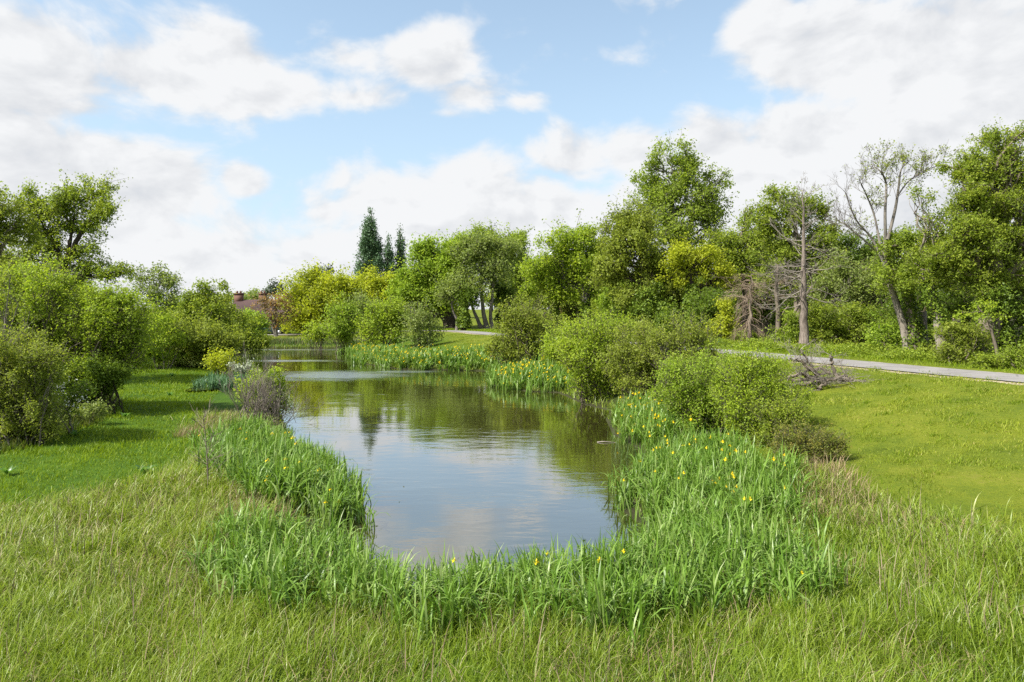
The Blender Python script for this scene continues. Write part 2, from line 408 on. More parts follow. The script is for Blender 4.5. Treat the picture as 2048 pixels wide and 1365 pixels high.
def build_water():
    xs = np.arange(-32, 7.01, 1.0); ys = np.arange(7, 80.01, 1.0)
    gx, gy = np.meshgrid(xs, ys); nx, ny = len(xs), len(ys)
    i = np.arange(ny - 1)[:, None] * nx + np.arange(nx - 1)[None, :]
    q = np.stack([i, i + 1, i + nx + 1, i + nx], -1).reshape(-1, 4)
    cx, cyy = gx.ravel()[q].mean(1), gy.ravel()[q].mean(1)
    q = q[pond_d(cx, cyy) < 1.2]
    m = bpy.data.materials.new('pond_water'); m.use_nodes = True; g = NT(m.node_tree); p = g.n['Principled BSDF']
    tc = g.new('ShaderNodeTexCoord'); O = tc.outputs['Object']
    # patches of the surface ruffled by wind
    patch = None
    for px, py, rx, ry in [(-11.5, 45.0, 6.5, 4.6), (-7.5, 47.5, 3.6, 1.6), (-19, 57.5, 7, 1.7), (-22, 73.5, 9, 2.0)]:
        t = g.vmath('LENGTH', g.vmath('MULTIPLY', g.vmath('SUBTRACT', O, (px, py, 0)), (1 / rx, 1 / ry, 0)))
        t = g.math('SUBTRACT', 1.0, t); patch = t if patch is None else g.math('MAXIMUM', patch, t)
    pn = g.noise(g.vmath('MULTIPLY', O, (.25, .9, 1)), 1.0, 4, .6)
    pn2 = g.noise(g.vmath('MULTIPLY', O, (.5, 3.2, 1)), 1.3, 4, .65)
    patch = g.ss(g.math('ADD', g.math('MULTIPLY', patch, 1.1), g.math('ADD', g.math('MULTIPLY', g.math('SUBTRACT', pn, .5), 1.0), g.math('MULTIPLY', g.math('SUBTRACT', pn2, .5), 1.1))), -.05, .75)
    big = g.noise(O, .16, 2, .5)
    calm = g.ss(big, .35, .68, .2, 1.0)
    v1 = g.vmath('MULTIPLY', O, (.6, 1.5, 1)); v2 = g.vmath('MULTIPLY', O, (.8, 1.25, 1))
    r1 = g.noise(v1, 2.1, 3, .55, .3); r2 = g.noise(v2, 8.5, 3, .6, .2); r3 = g.noise(v1, .55, 2, .5)
    h = g.math('ADD', g.math('MULTIPLY', r1, .011), g.math('ADD', g.math('MULTIPLY', r2, .0016), g.math('MULTIPLY', r3, .018)))
    h = g.math('MULTIPLY', h, calm)
    h2 = g.math('MULTIPLY', g.math('MULTIPLY', r2, .010), patch)
    h = g.math('ADD', h, h2)
    b = g.new('ShaderNodeBump'); b.inputs['Strength'].default_value = 1; b.inputs['Distance'].default_value = .75
    g.l.new(h, b.inputs['Height']); g.l.new(b.outputs[0], p.inputs['Normal'])
    n = g.noise(O, .3, 3, .5)
    g.l.new(g.ramp(n, [(.3, (.026, .024, .006)), (.7, (.038, .036, .010))]), p.inputs['Base Color'])
    p.inputs['Roughness'].default_value = .9
    p.inputs['Specular IOR Level'].default_value = 0
    gl = g.new('ShaderNodeBsdfGlossy'); gl.inputs['Color'].default_value = (.97, .98, 1, 1); g.l.new(g.math('MULTIPLY_ADD', patch, .24, .02), gl.inputs['Roughness']); g.l.new(b.outputs[0], gl.inputs['Normal'])
    lw = g.new('ShaderNodeLayerWeight'); lw.inputs[0].default_value = .5; g.l.new(b.outputs[0], lw.inputs['Normal'])
    mx = g.new('ShaderNodeMixShader'); g.l.new(g.math('MULTIPLY_ADD', g.math('POWER', lw.outputs['Facing'], 2.4), .95, .03), mx.inputs[0])
    g.l.new(p.outputs[0], mx.inputs[1]); g.l.new(gl.outputs[0], mx.inputs[2]); g.l.new(mx.outputs[0], g.n['Material Output'].inputs[0])
    o = mesh('pond_water', np.stack([gx.ravel(), gy.ravel(), np.zeros(gx.size)], 1), [q], m, None, None, True)
    tag(o, kind='structure')


def strip(name, line, offs, dz, mat, jit=0.0, kind='structure', seed=1):
    """a ribbon along the road; offs are cross offsets left..right"""
    L = catmull(line, 14); T = np.gradient(L[:, :2], axis=0); T /= np.linalg.norm(T, axis=1, keepdims=True)
    Nn = np.stack([T[:, 1], -T[:, 0]], 1); r = np.random.default_rng(seed); V = []
    for k, o in enumerate(offs):
        oo = np.full(len(L), float(o))
        if jit and k in (0, len(offs) - 1): oo += jit * (vnoise(np.arange(len(L)) * .8, np.zeros(len(L)), 1, seed + k) - .5) * 2
        V.append(np.column_stack([L[:, :2] + Nn * oo[:, None], L[:, 2] + dz - .01 * abs(o)]))
    V = np.stack(V, 1); n, k = V.shape[:2]
    i = np.arange(n - 1)[:, None] * k + np.arange(k - 1)[None, :]
    q = np.stack([i, i + 1, i + k + 1, i + k], -1).reshape(-1, 4)
    o = mesh(name, V.reshape(-1, 3), [q[:, ::-1]], mat, None, None, True); tag(o, kind=kind); return o


def build_road():
    m = bpy.data.materials.new('worn_asphalt'); m.use_nodes = True; g = NT(m.node_tree); p = g.n['Principled BSDF']
    O = g.new('ShaderNodeTexCoord').outputs['Object']
    n = g.noise(O, .8, 5, .6); n2 = g.noise(O, 30, 4, .7); cr = g.new('ShaderNodeTexVoronoi', feature='DISTANCE_TO_EDGE'); cr.inputs['Scale'].default_value = .45
    g.l.new(g.vmath('ADD', O, g.vmath('SCALE', O)), cr.inputs['Vector'])
    f = g.math('ADD', g.math('MULTIPLY', n, .7), g.math('MULTIPLY', n2, .4))
    c = g.ramp(f, [(.35, (.16, .15, .146)), (.6, (.23, .218, .21)), (.75, (.29, .27, .255))])
    c = g.mix(g.ss(cr.outputs['Distance'], .0, .02, .6, .0), c, (.09, .085, .08))
    g.l.new(c, p.inputs['Base Color']); p.inputs['Roughness'].default_value = .85
    b = g.new('ShaderNodeBump'); b.inputs['Strength'].default_value = .3; b.inputs['Distance'].default_value = .01; g.l.new(n2, b.inputs['Height']); g.l.new(b.outputs[0], p.inputs['Normal'])
    gm = flat_mat('gravel_verge', (.36, .29, .21), .95, 0, 14, .45)
    strip('gravel_verge', ROADP, (-2.1, -1.2, 0, 1.2, 1.95), .012, gm, .3, seed=4)
    strip('road', ROADP, (-1.42, -.7, 0, .7, 1.42), .05, m, .07, seed=9)


build_ground(); build_water(); build_road()


# ------------------------------------------------------------------ vegetation builders
LOBE, LAIK = 1.16, 1.55


def unit(r, n):
    v = r.normal(size=(n, 3)); return v / (np.linalg.norm(v, axis=1, keepdims=True) + 1e-9)


def curve_paths(A, B, n, bow, r, wig=.06):
    """N bent paths from A to B"""
    A = np.asarray(A, float); B = np.asarray(B, float); N = len(A); t = np.linspace(0, 1, n)[None, :, None]
    L = np.linalg.norm(B - A, axis=1)[:, None, None]
    P = A[:, None] * (1 - t) + B[:, None] * t
    P = P + np.asarray(bow)[:, None, :] * (4 * t * (1 - t)) * L
    w = r.normal(size=(N, n, 3)) * wig * L * np.sin(math.pi * t) ** .5
    w[:, 0] = 0; w[:, -1] = 0
    return P + w


def leaf_quads(P, size, r, up=.5, aspect=.55, out=None):
    """a small folded diamond at each position"""
    n = len(P); nrm = unit(r, n); nrm[:, 2] += up
    if out is not None: nrm += out
    nrm /= np.linalg.norm(nrm, axis=1, keepdims=True) + 1e-9
    t = np.cross(nrm, unit(r, n)); t /= np.linalg.norm(t, axis=1, keepdims=True) + 1e-9
    b = np.cross(nrm, t)
    L = (size * r.uniform(.65, 1.35, n))[:, None]
    V = np.stack([P - t * L * .5, P + b * L * aspect * .5 - nrm * L * .07 - t * L * .05, P + t * L * .5 - nrm * L * .1, P - b * L * aspect * .5 - nrm * L * .07 - t * L * .05], 1)
    q = np.arange(n * 4).reshape(-1, 4)
    return V.reshape(-1, 3), q


def plant(name, label, cat, u, D, lobes, leaf, bark='bark_brown', trunk=None, r0=.25, lai=2.6, ls=1.0, group=None, shrub=False,
          limbs=None, twig=1.0, ivy=None, extra=None, up=.5, upright=0.0, base_spread=.5, sides=None, inner=.36, vb=None, crown='crown', shag=.15, shoots=None, split=True):
    """A tree or bush: trunk, limbs, branches and twigs grown into the given lobes of the crown, leaves at the twigs.
    lobes: (u, v, ru, rv[, depth offset m[, density]]) at distance D."""
    r = rng_of(label)
    bx = X(u, D); base = np.array([bx, D, gz(bx, D) - .05])
    root = empty(name, base, label, cat, group)
    k = D / F
    size = ls * D * .0034
    C, R, dens = [], [], []
    if split:
        L2 = []
        for lb in lobes:
            L2.append(lb)
            if (lb[2] + lb[3]) * k > 1.1:
                for _ in range(2):
                    a_ = r.uniform(-.25, math.pi + .25); q_ = r.uniform(.3, .48)
                    L2.append((lb[0] + math.cos(a_) * lb[2] * .92, lb[1] - math.sin(a_) * lb[3] * .85, lb[2] * q_, lb[3] * q_, (lb[4] if len(lb) > 4 else 0) + r.uniform(-.8, .8) * lb[2] * k, (lb[5] if len(lb) > 5 else 1) * r.uniform(.6, 1)))
        lobes = L2
    shoots = (.10 if shrub else .035) if shoots is None else shoots
    for lb in lobes:
        c = at(lb[0], lb[1], D); lb = (lb[0], lb[1], lb[2] * LOBE, lb[3] * LOBE, *lb[4:]); rad = (lb[2] + lb[3]) / 2 * k
        c[1] += lb[4] if len(lb) > 4 else r.uniform(-.35, .35) * rad
        C.append(c); R.append((lb[2] * k, rad * .95, lb[3] * k)); dens.append(lb[5] if len(lb) > 5 else 1.0)
    C = np.array(C); R = np.array(R)
    W = MB()
    # trunk
    top = C.mean(0); tpaths = []
    if not shrub:
        if trunk is None:
            zt = C[:, 2].mean() + R[:, 2].mean() * .2
            trunk = [[(u, None), (u + (top[0] - bx) / k * .25, .45), ((top[0] / k) + 1024, 1.0)]]
            pts = [base, base + np.array([(top[0] - bx) * .15, (top[1] - D) * .15, (zt - base[2]) * .45]), np.array([top[0], top[1], zt])]
            tpaths.append((np.array(pts), r0))
        else:
            for tp in trunk:
                pts = [at(p[0], p[1], D + (p[2] if len(p) > 2 else 0)) for p in tp]
                if tp is trunk[0] or True:
                    if tp[0][1] > 600 and abs(pts[0][2] - base[2]) < 3: pts[0][2] = gz(pts[0][0], pts[0][1]) - .08
                tpaths.append((np.array(pts), r0 * (1 if tp is trunk[0] else .8)))
        T = []
        for pts, rr in tpaths:
            cp = catmull(pts, 5); n = len(cp); t = np.linspace(0, 1, n)
            cp[1:-1] += r.normal(size=(n - 2, 3)) * rr * .08
            rad = rr * (1 - .72 * t) * (1 + .55 * np.exp(-t * 14))
            W.tubes(cp[None], rad[None], sides or 9); T.append((cp, rad))
    # limbs into every lobe
    bA, bB, bR, lobe_of = [], [], [], []
    Ptw, Rtw = [], []
    leafP, leafA, leafO = [], [], []
    for i in range(len(C)):
        Rm = R[i].mean(); area = math.pi * R[i, 0] * R[i, 2]; la = .3 * size * size
        n_leaf = max(12, int(LAIK * lai * dens[i] * area / la)); n_twig = max(6, int(n_leaf / 14)); n_br = int(max(5, min(n_twig / 5, 9 + Rm * 2.5)))
        if shrub:
            m = max(2, min(6, int(2 + Rm * 1.4)))
            o = np.clip(r.normal(size=(m, 3)), -1, 1) * np.array([base_spread, base_spread * .7, 0]) * .42
            A = base + o; A[:, 0] += (C[i, 0] - bx) * .3; A[:, 1] += (C[i, 1] - D) * .3; A[:, 2] = ground(A[:, 0], A[:, 1]) - .05
            Bp = C[i] + unit(r, m) * R[i] * .45
            LR = np.full(m, r0 * .55)
        else:
            m = 1 + (Rm > 1.6)
            A, LR = [], []
            for _ in range(m):
                cp, rad = T[int(np.argmin([np.linalg.norm(c[0][-1] - C[i]) for c in T]))] if r.random() < .8 else T[r.integers(len(T))]
                hrel = (C[i, 2] - R[i, 2] * .9 - cp[0, 2]) / max(cp[-1, 2] - cp[0, 2], .5)
                j = int(np.clip(np.clip(hrel, .32, .93) + r.uniform(-.08, .06), .25, .97) * (len(cp) - 1))
                A.append(cp[j]); LR.append(rad[j] * .62)
            A = np.array(A); LR = np.array(LR); Bp = C[i] + unit(r, m) * R[i] * .3
        bow = np.zeros((m, 3)); bow[:, 2] = r.uniform(-.02, .12, m)
        LP = curve_paths(A, Bp, 9, bow, r, .035)
        tt = np.linspace(0, 1, 9)[None]
        Rl = np.maximum(LR[:, None] * (1 - .75 * tt), .006)
        W.tubes(LP, Rl, 6)
        # branches
        E = C[i] + unit(r, n_br) * R[i] * .92 * (r.random((n_br, 1)) ** inner)
        E[:, 2] += upright * np.abs(r.normal(size=n_br)) * Rm
        li = r.integers(0, m, n_br); lj = r.integers(4, 9, n_br)
        S = LP[li, lj]
        bw = np.zeros((n_br, 3)); bw[:, 2] = r.uniform(-.05, .16, n_br)
        BP = curve_paths(S, E, 6, bw, r, .05)
        rb0 = np.maximum(np.minimum(Rl[li, lj] * .6, .03 * np.linalg.norm(E - S, axis=1) + .01), .005)
        W.tubes(BP, rb0[:, None] * (1 - .8 * np.linspace(0, 1, 6))[None], 4)
        # twigs and leaves
        wgt = r.gamma(1.6, 1, n_br) + .25; bi = r.choice(n_br, n_twig, p=wgt / wgt.sum()); bj = np.minimum(r.integers(2, 9, n_twig), 5)
        TS = BP[bi, bj]
        td = unit(r, n_twig); td[:, 2] += .25 + upright * 1.5
        td += (TS - C[i]) / (R[i] + 1e-6) * .5
        td /= np.linalg.norm(td, axis=1, keepdims=True)
        TE = TS + td * (Rm * .42 * r.uniform(.35, 1.15, n_twig) * np.where(r.random(n_twig) < shag, 1.9, 1))[:, None]
        ns = int(n_twig * shoots)
        if ns:                                  # long shoots that break the outline
            dS = unit(r, ns); dS[:, 2] = np.abs(dS[:, 2]) * .8 + .1; ix = r.choice(n_twig, ns, replace=False)
            TS[ix] = C[i] + dS * R[i] * .7; dS[:, 2] += .7; dS /= np.linalg.norm(dS, axis=1, keepdims=True); TE[ix] = TS[ix] + dS * (Rm * r.uniform(.45, .95, ns))[:, None]
        tw = np.zeros((n_twig, 3)); tw[:, 2] = .06
        TP = curve_paths(TS, TE, 4, tw, r, .06)
        if twig > 0:
            rt = np.maximum(.003, .00018 * D) * twig
            W.tubes(TP, np.full((n_twig, 1), rt) * np.array([[1, .8, .6, .35]]), 3)
        li_ = r.integers(0, n_twig, n_leaf); ft = r.random(n_leaf) ** .6
        a = np.clip(ft * 3, 0, 2.999); ja = a.astype(int); fr = (a - ja)[:, None]
        LPt = TP[li_, ja] * (1 - fr) + TP[li_, ja + 1] * fr
        LPt = LPt + r.normal(size=(n_leaf, 3)) * size * 1.1
        leafP.append(LPt)
        # colour differs from twig to twig and leaf to leaf
        cl = r.random(n_br)[bi][li_] * .35 + r.random(n_twig)[li_] * .2 + r.random(n_leaf) * .45
        leafA.append(cl); leafO.append((LPt - C[i]) / (R[i] + 1e-6) * .45)
    W.build('trunk' if not shrub else 'stems', MATS[bark], root, True).location = -base
    if lai > 0:
        LP_ = np.concatenate(leafP); V, q = leaf_quads(LP_, size, r, up, .58, np.concatenate(leafO))
        gok = V[:, 2].reshape(-1, 4).min(1) > ground(LP_[:, 0], LP_[:, 1]) - .02
        idx = np.flatnonzero(gok); V = V.reshape(-1, 4, 3)[idx].reshape(-1, 3); q = np.arange(len(idx) * 4).reshape(-1, 4)
        a = np.repeat(np.concatenate(leafA)[idx], 4)
        o = mesh(crown, V - base, [q], MATS[leaf], root, {'rnd': a})
    if ivy:                                    # (list of px points, radius m, count)
        P_ = []; O_ = []
        for pts, rad, cnt in ivy:
            cp = catmull([at(p[0], p[1], D) for p in pts], 8)
            j = r.integers(0, len(cp) - 1, cnt); fr = r.random(cnt)[:, None]
            c = cp[j] * (1 - fr) + cp[j + 1] * fr
            th = r.random(cnt) * 2 * math.pi; tpos = (j + fr[:, 0]) / (len(cp) - 1); rr = .8 * rad * (.35 + .75 * r.random(cnt) ** .6) * (.45 + 1.0 * vnoise(c[:, 2] * 1.7, th * 1.5, 1, 5)) * (1.05 - .75 * tpos ** 2)
            o_ = np.stack([np.cos(th), np.sin(th), np.zeros(cnt)], 1)
            P_.append(c + o_ * rr[:, None] + r.normal(size=(cnt, 3)) * .05); O_.append(o_ * 1.2)
        P_ = np.concatenate(P_); V, q = leaf_quads(P_, size * .95, r, .2, .8, np.concatenate(O_))
        mesh('ivy', V - base, [q], MATS['leaf_ivy'], root, {'rnd': np.repeat(r.random(len(P_)), 4)})
    if extra:                                  # (part name, material, [(u,v,ru,rv)], count, size factor)
        for pn, mat, spots, cnt, sf in extra:
            P_ = []
            for s_ in spots:
                c = at(s_[0], s_[1], D - .3); n_ = cnt // len(spots)
                P_.append(c + r.normal(size=(n_, 3)) * np.array([s_[2] * k, (s_[2] + s_[3]) / 2 * k, s_[3] * k]) * .5)
            P_ = np.concatenate(P_); V, q = leaf_quads(P_, size * sf, r, .6, .8)
            mesh(pn, V - base, [q], MATS[mat], root, {'rnd': np.repeat(r.random(len(P_)), 4)})
    return root, base, W


def grow(r, p, d, L, rad, depth, out, kids=(3, 5), spread=.7, lift=.15, wig=.12, ratio=.62, n=6, kr=.6, start=.25):
    """recursive bare branching; out: list of (path, radii)"""
    pts = [np.array(p, float)]; dd = np.array(d, float); dd /= np.linalg.norm(dd)
    for i in range(n - 1):
        dd = dd + r.normal(size=3) * wig + np.array([0, 0, lift * .2]); dd /= np.linalg.norm(dd)
        pts.append(pts[-1] + dd * L / (n - 1))
    pts = np.array(pts); t = np.linspace(0, 1, n)
    out.append((pts, np.maximum(rad * (1 - .7 * t), .0035)))
    if depth <= 0: return
    for _ in range(r.integers(*kids)):
        s = r.uniform(start, 1.0); j = min(int(s * (n - 1)), n - 2); q = pts[j] + (pts[j + 1] - pts[j]) * (s * (n - 1) - j)
        ax = pts[j + 1] - pts[j]; ax /= np.linalg.norm(ax)
        nd = ax + unit(r, 1)[0] * spread + np.array([0, 0, lift]); nd /= np.linalg.norm(nd)
        grow(r, q, nd, L * ratio * r.uniform(.65, 1.15), rad * kr * (1 - .5 * s), depth - 1, out, kids, spread, lift, wig, ratio, n, kr, start)


def wood(out, name, mat, root, base, sides=5):
    W = MB(); by = {}
    for p, rd in out: by.setdefault(len(p), []).append((p, rd))
    for n, L in by.items():
        W.tubes(np.stack([a for a, _ in L]), np.stack([b for _, b in L]), sides)
    o = W.build(name, MATS[mat], root, True); o.location = tuple(-np.asarray(base)); return o


def blades(P, H, Wd, az, lean, bend, segs, power=1.5, shape='grass', tw=None):
    N = len(P); t = np.linspace(0, 1, segs + 1)
    th = lean[:, None] + bend[:, None] * t[None] ** power
    ds = (H / segs)[:, None]
    hx = np.concatenate([np.zeros((N, 1)), np.cumsum(np.sin(th[:, :-1] * .5 + th[:, 1:] * .5) * ds, 1)], 1)
    hz_ = np.concatenate([np.zeros((N, 1)), np.cumsum(np.cos(th[:, :-1] * .5 + th[:, 1:] * .5) * ds, 1)], 1)
    ca, sa = np.cos(az)[:, None], np.sin(az)[:, None]
    C = np.stack([P[:, :1] + hx * ca, P[:, 1:2] + hx * sa, P[:, 2:3] + hz_], -1)
    if shape == 'iris': w = np.where(t < .62, .75 + .25 * np.sin(t / .62 * math.pi / 2), np.maximum(1 - ((t - .62) / .38) ** 1.7, .04))
    else: w = np.maximum(1 - t ** 1.6, .05)
    tw = np.zeros(N) if tw is None else tw
    sx, sy = -np.sin(az + tw)[:, None], np.cos(az + tw)[:, None]
    S = np.stack([np.broadcast_to(sx, hx.shape), np.broadcast_to(sy, hx.shape), np.zeros_like(hx)], -1) * (Wd[:, None] * w[None] * .5)[..., None]
    V = np.stack([C - S, C + S], 2).reshape(-1, 3)
    i = np.arange(N)[:, None] * (segs + 1) * 2 + np.arange(segs)[None] * 2
    q = np.stack([i, i + 1, i + 3, i + 2], -1).reshape(-1, 4)
    return V, q


def scatter(poly, density, r):
    p = np.array(poly); lo, hi = p.min(0), p.max(0); n = int((hi - lo).prod() * density)
    x = r.uniform(lo[0], hi[0], n); y = r.uniform(lo[1], hi[1], n); m = poly_in(x, y, poly)
    return x[m], y[m]


def stuff(name, V, q, mat, rnd, label, cat, parent=None):
    o = mesh(name, V, [q], MATS[mat], parent, {'rnd': rnd})
    tag(o, label, cat, None, 'stuff'); return o

# ------------------------------------------------------------------ buildings and cars in the distance
def hip_roof(c, sx, sy, h, over, ridge, mat, name, parent, base):
    """hipped roof with thickness; c is the eaves centre"""
    M = MB(); x, y = sx / 2 + over, sy / 2 + over; rr = ridge / 2
    for z0 in (0, -.18):
        M.add(np.array([[-x, -y, z0], [x, -y, z0], [x, y, z0], [-x, y, z0], [-rr, 0, z0 + h], [rr, 0, z0 + h]]) + np.array(c), [[0, 1, 5, 4], [2, 3, 4, 5]], [[1, 2, 5], [3, 0, 4]])
    n = M.n; e = [(0, 1), (1, 2), (2, 3), (3, 0)]
    M.F4.append(np.array([[a, b, b + 6, a + 6] for a, b in e]))
    o = M.build(name, mat, parent); o.location = tuple(-np.array(base)); return o


def roof_tile(name, c1, c2):
    m = bpy.data.materials.new(name); m.use_nodes = True; g = NT(m.node_tree); p = g.n['Principled BSDF']
    O = g.new('ShaderNodeTexCoord').outputs['Object']
    b = g.new('ShaderNodeTexBrick'); g.l.new(g.vmath('MULTIPLY', O, (1, 1, 1)), b.inputs['Vector']); b.inputs['Scale'].default_value = 3
    s = g.new('ShaderNodeSeparateXYZ'); g.l.new(O, s.inputs[0]); cb = g.new('ShaderNodeCombineXYZ')
    g.l.new(g.math('ADD', s.outputs[0], s.outputs[1]), cb.inputs[0]); g.l.new(s.outputs[2], cb.inputs[1]); g.l.new(cb.outputs[0], b.inputs['Vector'])
    b.inputs['Color1'].default_value = (*c1, 1); b.inputs['Color2'].default_value = (*c2, 1); b.inputs['Mortar'].default_value = (c1[0] * .4, c1[1] * .4, c1[2] * .4, 1)
    n = g.noise(O, .8, 4, .6); g.l.new(g.mix(g.math('MULTIPLY', n, .5), b.outputs[0], (c2[0] * 1.3, c2[1] * 1.1, c2[2])), p.inputs['Base Color']); p.inputs['Roughness'].default_value = .9
    return m


brick = roof_tile('red_brick', (.11, .06, .045), (.16, .085, .065)); tiles = roof_tile('brown_roof_tile', (.06, .034, .034), (.085, .048, .046))
tiles2 = roof_tile('grey_brown_shingle', (.15, .11, .10), (.20, .15, .13))
render_w = flat_mat('white_render', (.72, .73, .74), .8, 0, 2, .06); glass_d = flat_mat('dark_glass', (.03, .04, .05), .08, 0, 2, .2, .8)
frame_w = flat_mat('white_frame', (.75, .75, .74), .5, 0, 3, .04); timber = flat_mat('dark_timber', (.05, .04, .03), .8)
steel = flat_mat('pale_fascia', (.55, .62, .68), .4, .2, 3, .08); tyre = flat_mat('tyre_rubber', (.02, .02, .02), .8); alloy = flat_mat('alloy_rim', (.5, .5, .52), .3, .9)


def window(parent, c, w, h, base, rz=0, ny=-1):
    M = MB(); M.box((c[0], c[1], c[2] + h / 2), (w, .06, .08)); M.box((c[0], c[1], c[2] - h / 2), (w, .06, .08))
    for s in (-1, 0, 1): M.box((c[0] + s * (w / 2 - .04), c[1], c[2]), (.07, .06, h - .08))
    f = M.build('window', frame_w, parent); f.location = tuple(-np.array(base))
    g_ = MB().box((c[0], c[1] + .02, c[2]), (w - .1, .02, h - .1)).build('pane', glass_d, f)


def house():
    D = 112.0; x0 = X(445, D); base = np.array([x0 + 6, D, gz(x0 + 6, D)]); zr = CAMH + 21 * D / F; ze = CAMH - 14 * D / F
    h = empty('brick_house', base, 'low brick house with a dark brown tiled roof and chimneys beyond the pond', 'house')
    b = base
    M = MB(); M.box((b[0] + 1, D + 3, (b[2] + ze) / 2), (17, 7, ze - b[2])); M.build('wall', brick, h).location = tuple(-b)
    M = MB(); M.box((X(441, D - 2), D - 2.2, (b[2] + ze + 1) / 2), (2.6, 3.2, ze + 1 - b[2])); M.build('rendered_bay', render_w, h).location = tuple(-b)
    rf = hip_roof((b[0] + 1, D + 3, ze), 17, 7, zr - ze, .5, 11, tiles, 'roof', h, b)
    for uu, w in ((478, 1.3), (526, 1.1)):
        M = MB(); c = at(uu, 598, D + 3); M.box((c[0], c[1], zr + .1), (w, .9, 1.6)); M.box((c[0], c[1], zr + 1.0), (w + .2, 1.1, .2))
        for s in (-.28, .28): M.box((c[0] + s, c[1], zr + 1.28), (.26, .26, .36), 0, .8)
        M.build('chimney', brick, rf)
    for dx in (-5.5, -1.5, 2.5, 6.5): window(h, (b[0] + 1 + dx, D - .54, ze - 1.3), 1.5, 1.2, b)


def hut():
    D = 104.0; c = at(814, 627, D); g0 = gz(c[0], D); b = np.array([c[0], D, g0])
    h = empty('park_shelter', b, 'small dark timber shelter with a brown hipped roof among the trees', 'shelter')
    hip_roof((c[0], D, c[2]), 2.8, 2.8, 1.25, .45, .5, tiles2, 'roof', h, b)
    M = MB(); M.box((c[0], D + .9, (g0 + c[2]) / 2), (2.7, .1, c[2] - g0)); M.box((c[0] - 1.3, D + .25, (g0 + c[2]) / 2), (.1, 1.2, c[2] - g0)); M.build('wall', timber, h).location = tuple(-b)
    for s in (-1.25, 1.25):
        M = MB(); M.box((c[0] + s, D - 1.2, (g0 + c[2]) / 2), (.16, .16, c[2] - g0)); M.build('post', timber, h).location = tuple(-b)


def office():
    D = 150.0; c = at(1178, 512, D); g0 = gz(c[0], D); b = np.array([c[0], D, g0])
    h = empty('office_block', b, 'flat roofed block with a pale fascia glimpsed through the tree crowns', 'building')
    M = MB(); M.box((c[0], D + 5, (g0 + c[2]) / 2), (16, 10, c[2] - g0)); M.build('wall', brick, h).location = tuple(-b)
    M = MB(); M.box((c[0], D + 5, c[2] + .35), (17, 11, .7)); M.build('roof', steel, h).location = tuple(-b)
    for dx in (-5, -1.7, 1.7, 5): window(h, (c[0] + dx, D - .04, c[2] - 2), 2, 1.6, b)


def car(name, u, v, D, rz, paint, label):
    """a hatchback: lofted body with a glazed cabin, four wheels"""
    x = X(u, D); b = np.array([x, D, gz(x, D)]); root = empty(name, b, label, 'car', 'parked cars beyond the pond'); root.rotation_euler.z = rz
    prof = [(-2.0, .45, .62, .78), (-1.93, .30, .84, .86), (-1.2, .24, .93, .90), (0, .22, .95, .90), (1.1, .24, .96, .90), (1.85, .30, .90, .86), (2.05, .45, .66, .76)]
    def loft(st):
        V = []; n = len(st)
        for px, z0, z1, w in st:
            for yy, zz in ((-w * .92, z0), (-w, (z0 + z1) * .5), (-w * .93, z1), (w * .93, z1), (w, (z0 + z1) * .5), (w * .92, z0)): V.append((px, yy, zz))
        q = [[i * 6 + k, i * 6 + (k + 1) % 6, (i + 1) * 6 + (k + 1) % 6, (i + 1) * 6 + k] for i in range(n - 1) for k in range(6)]
        return V, q + [[3, 2, 1, 0], [5, 4, 3, 0]] + [[(n - 1) * 6 + k for k in (0, 1, 2, 3)], [(n - 1) * 6 + k for k in (0, 3, 4, 5)]]
    V, q = loft(prof); MB().add(V, q).build('body', paint, root, True)
    V, q = loft([(-1.5, .90, 1.0, .80), (-1.0, .92, 1.40, .72), (-.2, .92, 1.47, .70), (.75, .92, 1.42, .70), (1.85, .9, .98, .78)]); MB().add(V, q).build('windows', glass_d, root, True)
    V, q = loft([(-1.02, 1.38, 1.45, .70), (-.2, 1.44, 1.51, .70), (.78, 1.4, 1.46, .68)]); MB().add(V, q).build('roof_panel', paint, root, True)
    for sx in (-1.25, 1.3):
        for sy in (-.8, .8):
            P = np.array([[(sx, sy - .1, .31), (sx, sy + .1, .31)]], float); w = MB().tubes(P, np.array([[.31, .31]]), 16)
            w.tubes(np.array([[(sx, sy - .101, .31), (sx, sy - .1, .31)]]), np.array([[.01, .31]]), 16); w.tubes(np.array([[(sx, sy + .1, .31), (sx, sy + .101, .31)]]), np.array([[.31, .01]]), 16)
            wo = w.build('wheel', tyre, root)
            s = 1 if sy > 0 else -1; r_ = MB(); r_.tubes(np.array([[(sx, sy + s * .09, .31), (sx, sy + s * .112, .31), (sx, sy + s * .113, .31)]]), np.array([[.2, .19, .01]]), 12); r_.build('rim', alloy, wo)
    for sy in (-.6, .6):
        MB().box((2.0, sy, .68), (.12, .3, .14)).build('headlight', frame_w, root); MB().box((-1.96, sy, .72), (.12, .26, .16)).build('tail_light', red_l, root)


red_l = flat_mat('red_lens', (.4, .02, .02), .2)
green_p = flat_mat('dark_green_paint', (.035, .07, .065), .2, .3, 4, .08, .7); white_p = flat_mat('white_paint', (.75, .76, .78), .25, 0, 4, .04, .6)
house(); hut(); office()
car('parked_car', 541, 660, 91, math.radians(8), green_p, 'dark green car parked under the copper leaved tree')
car('parked_car', 480, 658, 93, math.radians(-6), white_p, 'white car parked in front of the brick house')

